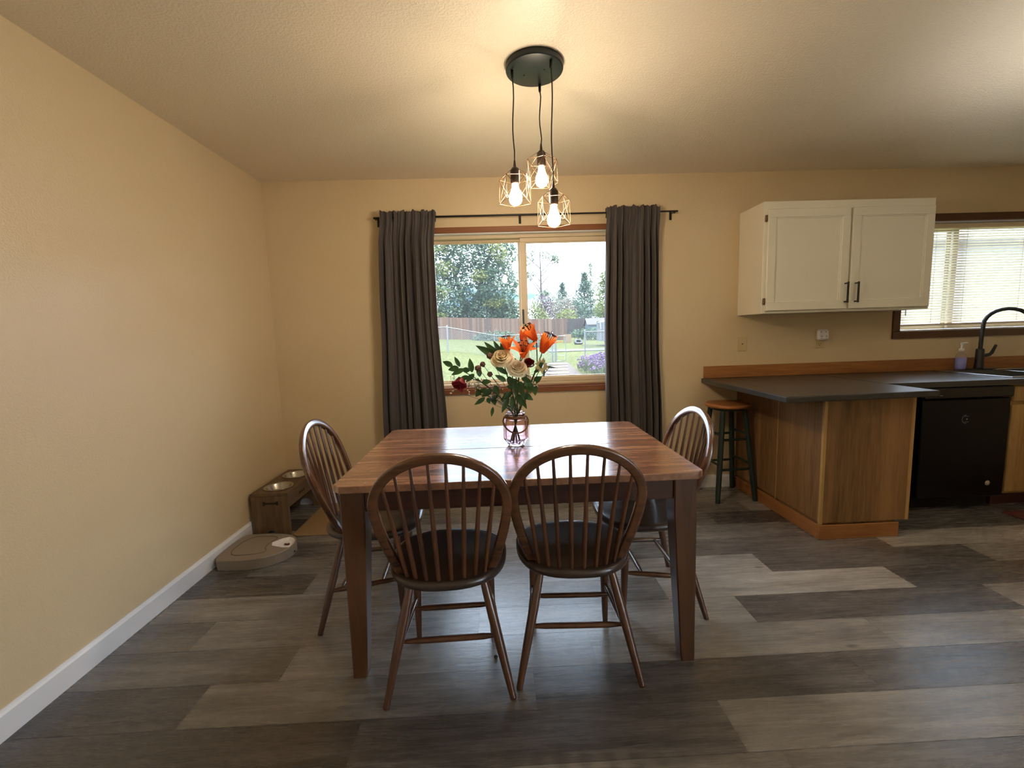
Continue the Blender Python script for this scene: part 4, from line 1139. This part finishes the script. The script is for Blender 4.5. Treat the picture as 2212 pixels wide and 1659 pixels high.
breath('cloud of tiny white blossoms low on the left of the bouquet', 20, [((1.585, -1.35, 1.045), .018, 45), ((1.63, -1.35, 1.02), .022, 55), ((1.675, -1.36, 1.01), .02, 40), ((1.70, -1.37, .98), .014, 14)])
breath('tight clump of tiny white blossoms under the hidden red rose', 23, [((1.815, -1.385, 1.092), .012, 50), ((1.85, -1.38, 1.05), .012, 12)])
r = root('small_yellow_flower', 'pale yellow ragged blossom under the right-hand orange lily', 'flower')
b = MB(); P = stem_pts(25, (1.885, -1.385, 1.13)); b.tube(P, .0018, 6); lo(b.build('stem', M['stem'], r))
b = MB()
for i in range(14):
    a = i*2.4; d = Vector((cos(a), -.4, sin(a)*1.1-.2)); c = Vector((1.885+.01*cos(a), -1.385, 1.135+.012*sin(a))); leaf_mesh(b, c, c+d.normalized()*R.uniform(.016, .03), .012, (0, -1, 0), .15, 4)
lo(b.build('petals', M['yellow_petal'], r))

# ------------------------------------------------------------------ outside
exec_out = True
def hgt(x, y):
    pts = [(0, -.2), (10, .0), (18, .30), (35, .85), (80, 1.2)]
    h = pts[0][1]
    for (a, ha), (c, hc) in zip(pts, pts[1:]):
        if a <= y <= c: h = ha+(hc-ha)*(y-a)/(c-a)
    if y > 80: h = 1.2
    X = [(-30, .5), (-5, .26), (-.9, .20), (1.5, -.34), (4.1, -.2), (6, -.2), (60, -.2)]
    for (a, ha), (c, hc) in zip(X, X[1:]):
        if a <= x <= c: near = ha+(hc-ha)*(x-a)/(c-a)
    far = -.045*max(-5, min(4, x-1.5)); k = max(0, min(1, (y-23)/10))
    return h+(near*(1-k)+far*k)*min(1, max(0, y)/15)
def grass_mat():
    t = NT('lawn_grass'); v = t.coords()
    a = t.noise(v, .55, 3, .6); c = t.noise(v, 9, 5, .75)
    col = t.mix(a, t.ramp(c, [(.38, srgb(37, 46, 18)), (.62, srgb(84, 91, 47))]), t.ramp(c, [(.38, srgb(53, 54, 26)), (.62, srgb(99, 98, 59))]))
    t.col(col); t.set(Roughness=.9, Specular_IOR_Level=.1); t.bump(c, .8, .05); return t.m
M['grass'] = grass_mat()
b = MB(); xs = [-30+2.0*i for i in range(36)]; ys = [.3+1.5*i for i in range(14)]+[22+4*i for i in range(30)]
vs = [(x, y, hgt(x, y)) for y in ys for x in xs]; W_ = len(xs)
b.add(vs, [(j*W_+i, j*W_+i+1, (j+1)*W_+i+1, (j+1)*W_+i) for j in range(len(ys)-1) for i in range(W_-1)], True)
b.add([(-40, -30, -.25), (45, -30, -.25), (45, .3, -.25), (-40, .3, -.25)], [(0, 1, 2, 3)])
struct(b.build('lawn', M['grass']), 'sunlit yellow-green back lawn beyond the window')
b = MB(); b.box(XR+.16, XR+7, -9, -1, -.2, -.02); struct(b.build('reflector_slab', plain('reflector_concrete', (.78, .78, .76, 1), .8)), 'pale slab added outside the glass door to reflect daylight')  # pale slab added out of view, reflects daylight in through the door
# wooden fences
def fence_board_mat():
    t = NT('weathered_fence'); at = t.node('ShaderNodeAttribute'); at.attribute_name = 'tone'
    sx = t.node('ShaderNodeSeparateColor'); t.link(at.outputs['Color'], sx.inputs[0])
    n = t.noise(t.coords(scale=(6, 6, .7)), 3, 4, .6)
    a = t.ramp(sx.outputs[0], [(0, srgb(62, 51, 45)), (.5, srgb(83, 57, 41)), (1, srgb(99, 81, 66))])
    t.col(t.mix(t.math('MULTIPLY', n, .45), a, srgb(38, 22, 16))); t.set(Roughness=.85); return t.m
M['fence'] = fence_board_mat()
def wood_fence(lab, p0, p1, h_, mat, dark=0):
    p0, p1 = Vector((*p0, 0)), Vector((*p1, 0)); L_ = (p1-p0).length; n = int(L_/.145); d = (p1-p0).normalized(); nn = Vector((-d.y, d.x, 0))
    r = thing('wooden_fence', lab, 'fence', (p0.x, p0.y, hgt(p0.x, p0.y)))
    inv = Matrix.Translation((-p0.x, -p0.y, -hgt(p0.x, p0.y)))
    b = MB(); b.useTone = True
    for i in range(n):
        a = p0+d*(i*.145); c = a+d*.1445; g = hgt(a.x, a.y)-.1; top = g+h_+.1+R.uniform(-.02, .02)
        b.cur = (R.random(), R.random(), 0, 1); o = nn*(.01 if i % 2 else 0)
        m_ = .03
        q = [a, a+d*m_, c-d*m_, c]; zt_ = [top-m_, top, top, top-m_]
        vs = [p+o+Vector((0, 0, g)) for p in (a, c)]+[p+o+Vector((0, 0, z)) for p, z in zip(q[::-1], zt_[::-1])]
        m2 = len(vs); vs2 = vs+[p+nn*.018 for p in vs]
        b.add(vs2, [tuple(range(m2)), tuple(range(m2, 2*m2))[::-1]]+[(k_, (k_+1) % m2, (k_+1) % m2+m2, k_+m2) for k_ in range(m2)])
    o = b.build('fence_boards', mat, r); o.matrix_parent_inverse = inv
    b = MB()
    for z in (.35, h_-.3):
        A = p0+nn*.05; B = p1+nn*.05; b.tube([A+Vector((0, 0, hgt(A.x, A.y)+z)), B+Vector((0, 0, hgt(B.x, B.y)+z))], .04, 4)
    o = b.build('fence_rail', plain('fence_rail_wood', srgb(63, 51, 42), .9), r); o.matrix_parent_inverse = inv
wood_fence('weathered brown board fence across the back of the lawn', (-9, 34.6), (7.8, 34.6), 1.85, M['fence'])
def dark_fence_mat():
    t = NT('grey_fence'); n = t.noise(t.coords(scale=(6, 6, .7)), 3, 4, .6); t.col(t.ramp(n, [(.3, srgb(34, 32, 33)), (.7, srgb(56, 52, 51))])); t.set(Roughness=.9); return t.m
wood_fence('darker grey board fence further back, beside the shed', (7.9, 42.0), (22, 42.6), 1.95, dark_fence_mat())
M['galv'] = plain('galvanised_steel', srgb(106, 109, 111), .4, .6)
def chain(lab, pts, h_, cell=.085):
    r = thing('chain_link_fence', lab, 'fence', (pts[0][0], pts[0][1], hgt(*pts[0])))
    inv = Matrix.Translation((-pts[0][0], -pts[0][1], -hgt(*pts[0])))
    for (x, y) in pts:
        b = MB(); g = hgt(x, y); b.tube([(x, y, g-.1), (x, y, g+h_+.05)], .036, 10); b.ball((x, y, g+h_+.06), .042, 6)
        o = b.build('post', M['galv'], r); o.matrix_parent_inverse = inv
    for (a, c) in zip(pts, pts[1:]):
        b = MB(); A = Vector((*a, hgt(*a)+h_)); B = Vector((*c, hgt(*c)+h_)); b.tube([A, B], .024, 8); o = b.build('top_rail', M['galv'], r); o.matrix_parent_inverse = inv
        m_ = MB(); L_ = (Vector(c)-Vector(a)).length; n = int(L_/cell/1.2); hh = h_-.05
        A0 = Vector((*a, hgt(*a)+.05)); B0 = Vector((*c, hgt(*c)+.05)); dd = (B0-A0)/L_
        def P(u, z): return A0+dd*u+Vector((0, 0, z))
        for i in range(-int(hh/(cell*1.2))-1, n+1):
            for sgn in (1, -1):
                u0 = i*cell*1.2; u1 = u0+hh
                za_, zb_ = 0, hh
                if u0 < 0: za_ = -u0; u0 = 0
                if u1 > L_: zb_ = hh-(u1-L_); u1 = L_
                if zb_ <= za_: continue
                if sgn == 1: p, q = P(u0, za_), P(u1, zb_)
                else: p, q = P(u0, hh-za_), P(u1, hh-zb_)
                m_.tube([p, q], .0045, 3, cap=False)
        o = m_.build('wire_mesh', M['galv'], r); o.matrix_parent_inverse = inv
chain('chain-link fence on the left of the lawn, sloping down from the curtain', [(-4.0, 17.9), (-.87, 19.2), (1.5, 20.4), (4.05, 15.75)], 1.2)
chain('short chain-link fence behind the purple flowers', [(5.85, 17.6), (8.6, 17.3)], 1.2)
# gate
gx, gy = 4.15, 15.6; g = hgt(gx, gy)
r = thing('metal_gate', 'small arched metal gate standing open in the chain-link fence', 'gate', (gx, gy, g))
b = MB(); b.tube([(0, 0, 0), (0, 0, 1.2)], .03, 8); b.build('post', M['galv'], r)
b = MB(); P = [(.06, 0, .05), (.06, 0, 1.0)]+[(.06+.1-.1*cos(a), 0, 1.0+.13*sin(a)) for a in [PI/2*k/5 for k in range(1, 6)]]+[(.36, 0, 1.13), (.46, .1, 1.12), (.48, .12, 1.0), (.48, .12, .05), (.06, 0, .05)]
b.tube(P, .018, 8); b.tube([(.06, 0, .55), (.48, .12, .5)], .012, 6); b.tube([(.06, 0, .3), (.48, .12, .28)], .01, 6); b.build('gate_frame', M['galv'], r)
# stepping stones
M['stone'] = plain('pale_stone', srgb(112, 102, 88), .8, var=.15, vs=4)
for i in range(5):
    y_ = 10.4+i*1.0; x_ = 3.55+i*.14; b = MB(); gz = hgt(x_, y_)+.01
    b.prism([(x+R.uniform(-.03, .03), y+R.uniform(-.03, .03)) for x, y in rrect(-.36, .36, -.2, .2, .08, 2)], 0, .05, .01)
    o = b.build('stepping_stone', M['stone'], None); o.location = (x_, y_, gz)
    tag(o, ['nearest pale stepping stone, partly cut off by the window sill', 'second pale stepping stone up from the sill', 'middle pale stepping stone of the garden path', 'pale stepping stone second from the gate', 'pale stepping stone closest to the metal gate'][i], 'stepping stone', 'stepping stones leading to the gate')
def ground_strip(rows, n=6, lift=.012):
    b = MB(); vs = []
    for (y, xa, xb) in rows:
        for k_ in range(n+1):
            x = xa+(xb-xa)*k_/n; vs.append((x, y, hgt(x, y)+lift))
    m_ = n+1; b.add(vs, [(j_*m_+i_, j_*m_+i_+1, (j_+1)*m_+i_+1, (j_+1)*m_+i_) for j_ in range(len(rows)-1) for i_ in range(n)]); return b
b = ground_strip([(9.4+.5*q, 2.95+.05*q, 4.3+.03*q) for q in range(13)], 8, .02)
o = b.build('gravel_patch', plain('pinkish_gravel', srgb(64, 52, 44), .95, var=.4, vs=14), None); tag(o, 'pale gravel patch around the stepping stones', 'gravel', None, 'stuff')
b = ground_strip([(21.2, 4.6, 12.5), (22.0, 4.6, 12.5), (22.8, 4.6, 12.5)], 8, .03); o = b.build('concrete_walk', plain('pale_concrete', srgb(66, 67, 68), .8), None); tag(o, 'strip of grey concrete walk beyond the gate', 'path')
# purple flower bed
b = MB(); s_ = MB(); RR = random.Random(5)
r = thing('purple_flower_bush', 'bushy clump of purple flowers outside, low by the right curtain', 'flower bush', (5.6, 11.2, hgt(5.6, 11.2)))
for i in range(520):
    x = RR.uniform(-1.1, 1.9); y_ = RR.uniform(-1.6, 1.2); hh = RR.uniform(.15, .42)+.30*max(0, 1-abs(x-.6)/1.6)+.16*RR.random()
    s_.tube([(x, y_, 0), (x+RR.uniform(-.08, .08), y_, hh)], .006, 3, cap=False)
    for k_ in range(5): b.ball((x+RR.gauss(0, .022), y_+RR.gauss(0, .022), hh+RR.gauss(0, .022)), RR.uniform(.014, .026), 3)
    if i % 2:
        for k_ in range(3): leaf_mesh(s_, (x, y_, hh*.3), (x+RR.uniform(-.15, .15), y_-.05, hh*.9), .035, (0, -1, 0), .1, 3)
o = b.build('purple_blossoms', leafy('purple_blossom', srgb(79, 54, 95), srgb(106, 82, 116), .8, 0, 6), r); o['kind'] = 'stuff'
s_.build('flower_stems', leafy('silvery_green', srgb(63, 72, 51), srgb(86, 92, 67), .8), r)
# trees
def foliage(c_list, n, size, seed, flat=.5):
    RR = random.Random(seed); b = MB()
    for i in range(n):
        (cx, cy, cz, rx, ry, rz_) = RR.choice(c_list)
        while True:
            p = Vector((RR.uniform(-1, 1), RR.uniform(-1, 1), RR.uniform(-1, 1)))
            if .25 < p.length < 1: break
        if p.y > .3: p.y = -p.y
        q = Vector((cx+p.x*rx, cy+p.y*ry, cz+p.z*rz_)); s_ = size*RR.uniform(.6, 1.3)
        t = Vector((RR.uniform(-1, 1), RR.uniform(-.6, .6), RR.uniform(-.8, .4))).normalized(); u = Vector((RR.uniform(-1, 1), RR.uniform(-1, 0), RR.uniform(0, 1))); v = t.cross(u).normalized()
        b.add([q, q+t*s_*.5+v*s_*.3, q+t*s_, q+t*s_*.5-v*s_*.3], [(0, 1, 2, 3)])
    return b
M['bark'] = plain('tree_bark', srgb(63, 58, 54), .9, var=.3, vs=8)
def tree(name, lab, base, trunks, blobs, n, size, mat, seed, group='trees beyond the fence', more=None):
    r = thing(name, lab, 'tree', (base[0], base[1], hgt(base[0], base[1])), 0, group)
    inv = Matrix.Translation((-base[0], -base[1], -hgt(base[0], base[1])))
    b = MB()
    for (P, rad) in trunks: b.tube(P, rad, 8)
    o = b.build('trunk', M['bark'], r); o.matrix_parent_inverse = inv
    o = foliage(blobs, n, size, seed).build('foliage', mat, r); o.matrix_parent_inverse = inv
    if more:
        o = foliage(more[0], more[1], size, seed+1).build('sun_tinted_leaves', g3, r); o.matrix_parent_inverse = inv  # yellow-green clusters: sunlight put into the leaf colour
def lm(name, a, c): return leafy(name, a, c, .7, .3, .9)
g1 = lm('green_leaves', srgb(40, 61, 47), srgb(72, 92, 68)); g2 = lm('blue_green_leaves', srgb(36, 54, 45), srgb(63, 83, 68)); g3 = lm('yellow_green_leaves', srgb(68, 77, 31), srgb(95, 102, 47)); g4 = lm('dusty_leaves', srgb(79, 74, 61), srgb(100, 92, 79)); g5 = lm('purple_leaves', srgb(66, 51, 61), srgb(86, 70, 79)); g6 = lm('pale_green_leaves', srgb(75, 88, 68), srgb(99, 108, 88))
Y = 38.6
tree('broadleaf_tree', 'huge green broadleaf tree filling the left half of the window', (-.4, Y+1), [([(-1.2, Y+1, .8), (-1.4, Y+1, 4), (-2.4, Y+1, 8)], [.32, .28, .12]), ([(-.4, Y+.6, .8), (-.1, Y+1, 5), (1.2, Y+1, 9)], [.3, .24, .1]), ([(1.0, Y+1, .8), (1.6, Y+1, 4.5)], [.2, .12])],
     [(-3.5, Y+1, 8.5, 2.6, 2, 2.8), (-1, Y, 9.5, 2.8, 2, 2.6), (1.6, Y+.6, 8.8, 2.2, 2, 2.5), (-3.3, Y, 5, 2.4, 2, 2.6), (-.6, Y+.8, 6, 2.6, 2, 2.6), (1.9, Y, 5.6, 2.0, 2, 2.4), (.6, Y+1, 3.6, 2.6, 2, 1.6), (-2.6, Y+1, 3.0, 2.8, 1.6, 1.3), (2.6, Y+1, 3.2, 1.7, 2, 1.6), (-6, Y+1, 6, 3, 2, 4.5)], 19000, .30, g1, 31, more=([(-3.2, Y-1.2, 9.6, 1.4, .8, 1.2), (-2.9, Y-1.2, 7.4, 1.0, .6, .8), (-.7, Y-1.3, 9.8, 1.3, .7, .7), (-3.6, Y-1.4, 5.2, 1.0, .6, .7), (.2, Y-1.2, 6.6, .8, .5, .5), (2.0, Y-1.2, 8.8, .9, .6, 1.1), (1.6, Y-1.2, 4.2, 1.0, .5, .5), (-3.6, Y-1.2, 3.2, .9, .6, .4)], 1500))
tree('slender_tree', 'tall thin tree with a sparse crown against the sky', (7.7, 56.6), [([(7.7, 56.6, 1), (7.75, 56.6, 6), (7.7, 56.6, 12)], [.2, .17, .05])]+[([(7.7, 56.6, 6+i*.55), (7.7+sg*(.9+.16*i), 56.6, 7.4+i*.62), (7.7+sg*(1.3+.2*i), 56.6, 8.8+i*.58)], [.06, .045, .02]) for i, sg in enumerate((1, -1, -1, 1, -1, 1, 1, -1))],
     [(7.3, 56.6, 12.2, 1.6, 1.2, .8), (8.9, 56.6, 11.6, 1.1, 1.1, .7), (6.1, 56.6, 11.0, .9, 1, .9), (9.7, 56.6, 11.0, .6, .8, .5), (6.2, 56.6, 9.0, .8, .8, .7), (8.3, 56.6, 6.6, .6, .6, .5)], 850, .3, g6, 32)
def cone_blobs(x, y, z0, z1, rad, n=6): return [(x, y, z0+(z1-z0)*i/n, rad*(1.05-i/n*.92), rad*(1.0-i/n*.9), (z1-z0)/n*.8) for i in range(n+1)]
for i, (x, y_, top, rad, mt, n, lab, nm) in enumerate([
    (12.6, 70.0, 9.2, 2.9, g2, 2600, 'pointed conifer, left one of the two dark conifers', 'conifer_tree'), (14.6, 61.5, 9.6, 3.1, g2, 3600, 'pointed conifer, right one of the two dark conifers', 'conifer_tree'),
    (17.6, 71.5, 12.3, 2.6, g6, 1300, 'tall loose-branched tree rising behind the conifers', 'loose_tree'), (19.2, 64, 10.8, 2.0, g6, 900, 'thin tree top at the edge of the right curtain', 'loose_tree'),
    (15.3, 52.0, 8.4, 1.7, g3, 2200, 'bright yellow-green columnar tree beside the right curtain', 'columnar_tree')]):
    tree(nm, lab, (x, y_), [([(x, y_, .8), (x, y_, top-.6)], [.16, .04])], cone_blobs(x, y_, 2.2, top-.5, rad) if nm != 'columnar_tree' else [(x, y_, 2.6+k_*1.05, 1.5-.09*k_*k_/4, 1.3, 1.0) for k_ in range(6)], n, .30, mt, 40+i)
for i, (x, y_, z, rx, rz_, mt, n, lab) in enumerate([
    (5.9, 45, 3.2, 1.2, 1.6, g3, 900, 'light green shrub right of the window mullion, above the fence'), (7.4, 50, 4.6, 1.1, 1.3, g5, 700, 'small purple-leaved tree above the fence'),
    (9.3, 48, 3.9, 1.6, 1.5, g4, 1100, 'dusty pinkish-brown bush above the fence'), (9.1, 44.3, 2.8, 1.2, 1.0, g3, 800, 'low bright green bush just over the fence top'), (10.9, 51.4, 4.3, 1.8, 1.8, g2, 1500, 'rounded blue-green bush left of the red gable'), (14.2, 48, 3.9, 1.2, .9, g3, 700, 'yellow-green bush above the grey shed'),
    (8.9, 62.5, 5.4, 2.2, 2.2, g1, 1500, 'green tree behind the purple-leaved one')]):
    tree('bush', lab, (x, y_), [([(x, y_, .8), (x, y_, z)], .08)], [(x, y_, z, rx, rx, rz_), (x+.3, y_, z-.8, rx, rx, rz_)], n, .26, mt, 60+i)
# shrubs along fence foot
for i, (x, y_, z, rx, rz_, lab) in enumerate([(1.6, 33.2, .9, 2.1, .6, 'green shrub at the foot of the brown fence, centre'), (9.8, 33.0, 1.0, 2.2, .55, 'dense green shrub in front of the grey fence'), (4.0, 26, .55, 1.3, .45, 'weedy green clump behind the chain-link fence')]):
    r = thing('shrub', lab, 'shrub', (x, y_, hgt(x, y_)), 0, 'low shrubs by the fences'); o = foliage([(0, 0, z-hgt(x, y_)+.1, rx, .7, rz_)], 900, .2, 80+i).build('leaves', g1, r)
# houses and shed
def house(name, lab, cat, loc, w_, d_, h_, rh, mw, mr, over=.25, along='x', windows=()):
    r = thing(name, lab, cat, loc)
    b = MB(); b.box(-w_/2, w_/2, 0, d_, -.6, h_)
    if along == 'y': b.add([(-w_/2, 0, h_), (w_/2, 0, h_), (0, 0, h_+rh)], [(0, 1, 2)]); b.add([(-w_/2, d_, h_), (w_/2, d_, h_), (0, d_, h_+rh)], [(0, 2, 1)])
    else: b.add([(-w_/2, 0, h_), (-w_/2, d_, h_), (-w_/2, d_/2, h_+rh)], [(0, 2, 1)]); b.add([(w_/2, 0, h_), (w_/2, d_, h_), (w_/2, d_/2, h_+rh)], [(0, 1, 2)])
    b.build('wall', mw, r)
    b = MB(); t = .1
    if along == 'y':
        for s_ in (-1, 1):
            k_ = rh/(w_/2); xo = s_*(w_/2+over); zo = h_-over*k_
            b.add([(xo, -over, zo), (0, -over, h_+rh), (0, d_+over, h_+rh), (xo, d_+over, zo), (xo, -over, zo+t), (0, -over, h_+rh+t), (0, d_+over, h_+rh+t), (xo, d_+over, zo+t)], [(0, 1, 2, 3), (4, 7, 6, 5), (0, 4, 5, 1), (3, 2, 6, 7), (0, 3, 7, 4), (1, 5, 6, 2)])
    else:
        for s_ in (-1, 1):
            k_ = rh/(d_/2); yo = d_/2+s_*(d_/2+over); zo = h_-over*k_
            b.add([(-w_/2-over, yo, zo), (-w_/2-over, d_/2, h_+rh), (w_/2+over, d_/2, h_+rh), (w_/2+over, yo, zo), (-w_/2-over, yo, zo+t), (-w_/2-over, d_/2, h_+rh+t), (w_/2+over, d_/2, h_+rh+t), (w_/2+over, yo, zo+t)], [(0, 1, 2, 3), (4, 7, 6, 5), (0, 4, 5, 1), (3, 2, 6, 7), (0, 3, 7, 4), (1, 5, 6, 2)])
    b.build('roof', mr, r)
    return r
white_roof = plain('pale_roof', srgb(91, 92, 95), .7); red_wall = plain('red_siding', srgb(91, 34, 26), .8); blue_wall = plain('pale_blue_siding', srgb(70, 82, 95), .8, var=.06, vs=2); grey_roof = plain('grey_shingle', srgb(70, 67, 68), .85, var=.15, vs=6)
house('small_house', 'little red house with a white-edged gable roof beyond the fences', 'house', (13.05, 53.6, hgt(13, 54)), 1.75, 2.6, 1.95, .62, red_wall, white_roof, .22, 'y')
house('house', 'long white-roofed building behind the little red house', 'house', (18.0, 53.4, hgt(18, 54)), 7.0, 3.4, 1.7, .65, blue_wall, white_roof, .3, 'x')
house('house', 'distant grey-blue roof showing above the bushes', 'house', (20.5, 79.5, hgt(16, 70)), 7.0, 5, 4.4, 1.2, blue_wall, white_roof, .3, 'x')
rr_ = house('garden_shed', 'pale blue garden shed with a grey shingle roof', 'shed', (12.0, 40.2, hgt(12, 40)-.15), 2.7, 1.6, 1.42, .55, blue_wall, grey_roof, .12, 'x')
b = MB(); b.box(.2, .85, -.03, 0, .1, 1.4); b.build('door', plain('shed_door', srgb(111, 117, 123), .7), rr_)
nb = house('house', 'pale lavender neighbouring house glimpsed through the kitchen blinds', 'house', (16.5, 9.0, hgt(15, 8)), 15.0, 7, 3.6, .8, plain('lavender_siding', (.36, .36, .44, 1), .8, var=.04, vs=3), grey_roof, .4, 'x')
# truck with open door
r = thing('pickup_truck', 'white truck with its door open, parked behind the right curtain edge', 'truck', (8.9, 24.4, hgt(8.9, 24.4)))
wt = plain('white_car_paint', srgb(95, 99, 102), .25); dg = plain('dark_car_glass', srgb(45, 54, 56), .15)
b = MB()
prof = [(-.55, .35), (2.4, .35), (2.4, 1.0), (1.35, 1.05), (.75, 1.66), (-.15, 1.70), (-.55, 1.55)]
m = len(prof); b.add([(x, 0, z) for x, z in prof]+[(x, 1.8, z) for x, z in prof], [tuple(range(m)), tuple(range(m, 2*m))[::-1]]+[(k_, k_+m, (k_+1) % m+m, (k_+1) % m) for k_ in range(m)]); b.build('body', wt, r)
b = MB(); b.add([(-.45, -.01, 1.05), (1.15, -.01, 1.05), (.68, -.01, 1.58), (-.4, -.01, 1.6)], [(0, 1, 2, 3)]); b.build('side_window', dg, r)
b = MB(); b.box(-.95, -.9, -1.0, -.02, .45, 1.1, .01); 
for (y0_, z0a, y1_, z1a) in ((-1.0, 1.1, -.85, 1.62), (-.85, 1.62, -.1, 1.62), (-.1, 1.62, -.05, 1.1)): b.tube([(-.92, y0_, z0a), (-.92, y1_, z1a)], .035, 6)
b.build('open_door', wt, r)
for X in (-.1, 1.85):
    b = MB(); b.lathe([(.001, -.1), (.18, -.1), (.34, -.09), (.36, 0), (.34, .09), (.001, .09)], n=20, mat=Matrix.Translation((X, .08, .36)) @ Matrix.Rotation(PI/2, 4, 'X')); b.build('wheel', M['matte_black'], r)
# tyre and box by the far fence
b = MB(); b.lathe([(.18, -.09), (.30, -.09), (.33, 0), (.30, .09), (.18, .09)], n=20, closed=True, mat=Matrix.Rotation(.5, 4, 'X')); o = b.build('old_tyre', M['matte_black'], None); o.location = (7.35, 27.5, hgt(7.35, 27.5)+.16); tag(o, 'old black tyre leaning in the yard near the brown fence end', 'tyre')
b = MB(); b.box(-.28, .28, -.2, .2, 0, .62, .01); o = b.build('cardboard_box', plain('cardboard', srgb(102, 86, 67), .9), None); o.location = (7.0, 30.2, hgt(7.0, 30.2)); tag(o, 'tan box standing against the end of the brown fence', 'box')

# ------------------------------------------------------------------ light
w = bpy.data.worlds.new('sky'); bpy.context.scene.world = w; w.use_nodes = True
t = w.node_tree; N_ = t.nodes; Lk = t.links
bg = N_['Background']
tc = N_.new('ShaderNodeTexCoord'); mp = N_.new('ShaderNodeMapping'); mp.inputs['Scale'].default_value = (1, 1, 3.2); Lk.new(tc.outputs['Generated'], mp.inputs[0])
no = N_.new('ShaderNodeTexNoise'); no.inputs['Scale'].default_value = 2.6; no.inputs['Detail'].default_value = 6; Lk.new(mp.outputs[0], no.inputs['Vector'])
ra = N_.new('ShaderNodeValToRGB'); ra.color_ramp.elements[0].position = .38; ra.color_ramp.elements[0].color = (.05, .10, .16, 1); ra.color_ramp.elements[1].position = .50; ra.color_ramp.elements[1].color = (.76, .92, 1.12, 1)
Lk.new(no.outputs['Fac'], ra.inputs[0]); Lk.new(ra.outputs[0], bg.inputs[0]); bg.inputs[1].default_value = 6.2
def lamp(name, typ, loc, rot, **kw):
    l = bpy.data.lights.new(name, typ)
    for k_, v in kw.items(): setattr(l, k_, v)
    o = bpy.data.objects.new(name, l); C.objects.link(o); o.location = loc; o.rotation_euler = rot; return o
s = lamp('sun', 'SUN', (0, 0, 30), (0, 0, 0), energy=6.0, angle=.03, color=(1, .95, .86))
s.rotation_euler = Vector((.75, -.28, 1.0)).to_track_quat('Z', 'Y').to_euler()
def portal(name, loc, rot, sx, sy):
    o = lamp(name, 'AREA', loc, rot, shape='RECTANGLE', size=sx, size_y=sy); o.data.cycles.is_portal = True
portal('portal_a', ((W1[0]+W1[1])/2, .145, (W1[2]+W1[3])/2), (-PI/2, 0, 0), 1.37, 1.18)
portal('portal_b', ((W2[0]+W2[1])/2, .145, (W2[2]+W2[3])/2), (-PI/2, 0, 0), 1.26, .84)

portal('portal_d', (XR+.13, (D1[0]+D1[1])/2, 1.17), (0, PI/2, 0), 2.26, 3.2)

# ------------------------------------------------------------------ camera
f, pitch, yaw, roll, cx, cd_, chh = 949.343, .112997, .028916, -.031575, 1.68866, 3.40693, 1.28261
fw = Vector((sin(yaw)*cos(pitch), cos(yaw)*cos(pitch), -sin(pitch))); rt = Vector((cos(yaw), -sin(yaw), 0)); up = rt.cross(fw)
r2 = rt*cos(roll)+up*sin(roll); u2 = -rt*sin(roll)+up*cos(roll)
cam = bpy.data.cameras.new('camera'); co = bpy.data.objects.new('camera', cam); C.objects.link(co)
mw = Matrix((( r2.x, u2.x, -fw.x, cx), (r2.y, u2.y, -fw.y, -cd_), (r2.z, u2.z, -fw.z, chh), (0, 0, 0, 1)))
co.matrix_world = mw
cam.sensor_width = 36; cam.lens = f/2212*36; cam.clip_start = .02; cam.clip_end = 500
sc = bpy.context.scene; sc.camera = co
sc.view_settings.view_transform = 'Standard'; sc.view_settings.look = 'None'; sc.view_settings.gamma = 1; sc.view_settings.use_curve_mapping = False
sc.view_settings.exposure = 0.9
cy = sc.cycles
cy.use_denoising = True
cy.max_bounces = 10; cy.diffuse_bounces = 5; cy.glossy_bounces = 4; cy.transmission_bounces = 8; cy.transparent_max_bounces = 16
cy.sample_clamp_indirect = 6; cy.sample_clamp_direct = 0; cy.caustics_reflective = False; cy.caustics_refractive = False
